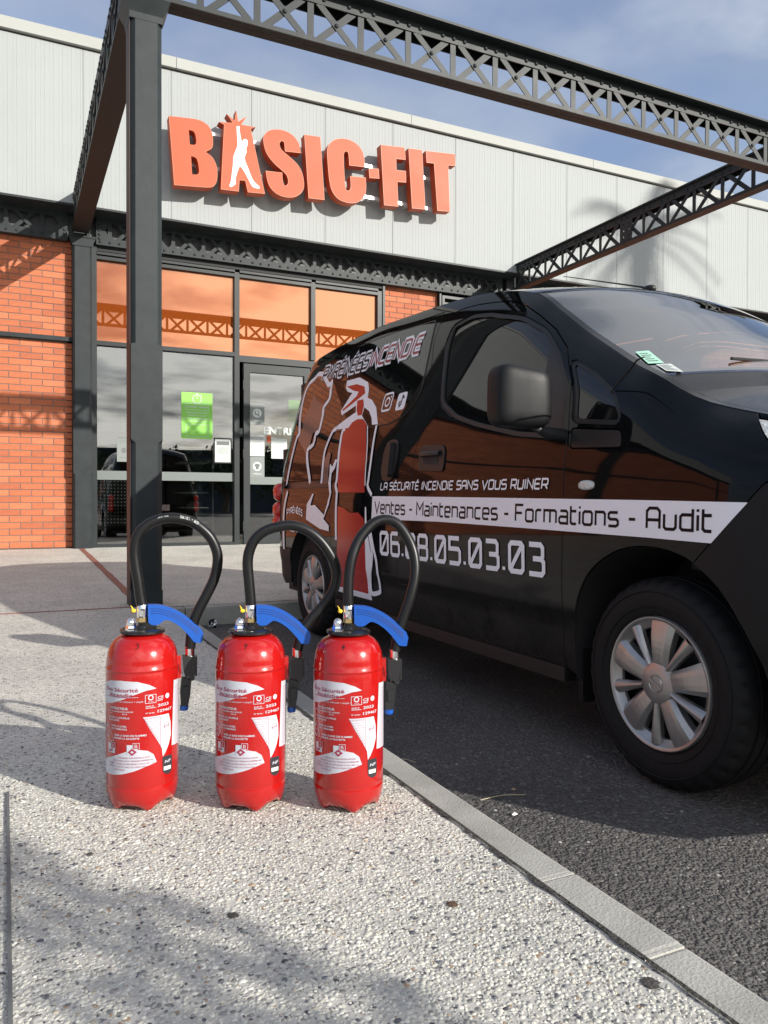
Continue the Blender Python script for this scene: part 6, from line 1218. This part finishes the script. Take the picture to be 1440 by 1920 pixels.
# ---------------------------------------------------------------- trees behind the camera (they shade the place and stand in the reflections)
def palm(x, y, h, lab, r=.17, fl=2.1, seed=1):
    T = empty('palm_tree', (x, y, gz(0)), lab, 'palm tree'); rn = random.Random(seed)
    g = MB(); pts = [(x + .15 * math.sin(i * .5), y, h * i / 14) for i in range(15)]; g.tube(pts, [r * (1.25 - .25 * min(1, i / 3)) for i in range(15)], 12); g.obj('trunk', bark, T)
    g = MB(); c = Vector(pts[-1])
    for q in range(32):
        a = rn.uniform(0, 6.283); el = rn.uniform(-.5, 1.2); d = Vector((math.cos(a) * math.cos(el), math.sin(a) * math.cos(el), math.sin(el))); prev = c; L_ = fl * rn.uniform(.8, 1.1); st_ = []
        for i in range(9):
            t = i / 8; st_.append(c + d * L_ * t + Vector((0, 0, -L_ * .55 * t * t)))
        g.tube(st_, [.02 * (1 - .8 * i / 8) for i in range(9)], 4, caps=False)
        for i in range(1, 9):
            dd = (st_[i] - st_[i - 1]).normalized(); sd_ = dd.cross(Vector((0, 0, 1))).normalized()
            for kk in (0, .5):
                b = st_[i - 1].lerp(st_[i], kk); ln = L_ * .20 * (1 - .55 * i / 8)
                for sg in (1, -1): e = b + sd_ * sg * ln + dd * ln * .5 - Vector((0, 0, ln * .4)); g.add([b - dd * .02, b + dd * .025, e], [(0, 1, 2)])
    g.obj('crown', leaf, T)
palm(16.9, -3.0, 11.1, 'tall palm across the car park whose crown shades the cladding', seed=3, fl=1.9)
t_ = empty('shadow_casting_shrub', (2.0, -1.85, -.12), 'unseen potted shrub added behind the camera to cast the near pavement shadow', 'shrub'); rn = random.Random(8)  # made-up shrub out of view, added for the shadow on the near pavement
MB().lathe([(0, 0), (.20, 0), (.26, .42), (.28, .42), (.28, .46), (.24, .46), (.23, .40), (0, .40)], 28, c=(2.0, -1.85, -.12)).obj('pot', kerb_m, t_)
MB().tube([(2.0, -1.85, .28), (2.0, -1.85, 1.0)], .025, 8).obj('stem', bark, t_)
g = MB()
for q in range(1150):
    hh = rn.random(); d = Vector((rn.gauss(0, 1), rn.gauss(0, 1), 0)).normalized() * (.30 * (1 - .55 * hh) * rn.random() ** .5); p = Vector((2.0, -1.85, .35 + hh * 1.4)) + d; a = Vector((rn.gauss(0, 1), rn.gauss(0, 1), rn.gauss(0, 1))).normalized() * .03; b = a.orthogonal().normalized() * .014
    g.add([p - a, p + b, p + a, p - b], [(0, 1, 2, 3)])
g.obj('foliage', leaf, t_)
def tree(x, y, h, w_, lab, seed):
    T = empty('tree', (x, y, 0), lab, 'tree', 'trees at the far side of the car park'); rn = random.Random(seed); g = MB(); g.tube([(x, y, 0), (x + .1, y, h * .3), (x, y, h * .6)], [.22, .17, .08], 8)
    for q in range(5): a = q * 1.25; g.tube([(x, y, h * .3), (x + w_ * .3 * math.cos(a), y + w_ * .3 * math.sin(a), h * .62)], [.09, .04], 6)
    g.obj('trunk', bark, T); g = MB(); n_ = 2600
    cl = [(rn.gauss(0, w_ * .24), rn.gauss(0, w_ * .24), h * rn.uniform(.38, .92), rn.uniform(.5, 1.0) * w_ * .24) for _ in range(22)]
    for q in range(n_):
        cx_, cy_, cz_, r_ = rn.choice(cl); d = Vector((rn.gauss(0, 1), rn.gauss(0, 1), rn.gauss(0, 1))).normalized() * r_ * rn.random() ** .4; p = Vector((x + cx_, y + cy_, cz_)) + d; a = Vector((rn.gauss(0, 1), rn.gauss(0, 1), rn.gauss(0, 1))).normalized() * .16; b = a.orthogonal().normalized() * .09
        g.add([p - a, p + b, p + a, p - b], [(0, 1, 2, 3)])
    g.obj('crown', leaf, T)
for i, (x, y, h, w_, l_) in enumerate(((-9, -24, 5.5, 5, 'broad low tree far behind the camera, leftmost of its row'), (-3, -27, 7.0, 6, 'tall rounded tree far behind the camera, second of its row'), (4.5, -26, 5.0, 5, 'short bushy tree far behind the camera, third of its row'), (12, -28, 6.4, 6, 'wide tree far behind the camera, fourth of its row'), (20, -25, 6.0, 5, 'rounded tree far behind the camera, rightmost of its row'))): tree(x, y, h * .62, w_, l_, 20 + i)
b_ = empty('warehouse', (-2, -42, 0), 'long low dark warehouse at the far side of the car park', 'building')
wm = mat('dark_cladding', (.06, .07, .09), .6, var=(.5, .2))
MB().box((-34, -46, -.1), (48, -38, 4.2)).obj('wall', wm, b_); MB().box((-34.3, -46.3, 4.2), (48.3, -37.8, 4.5)).obj('roof', alu, b_)
for i in range(7): MB().box((-21 + i * 4.3, -37.99, .0), (-19 + i * 4.3, -37.95, 2.4)).obj('door', rail_m, b_)
print('objects', len(bpy.data.objects), 'polys', sum(len(m.polygons) for m in bpy.data.meshes))
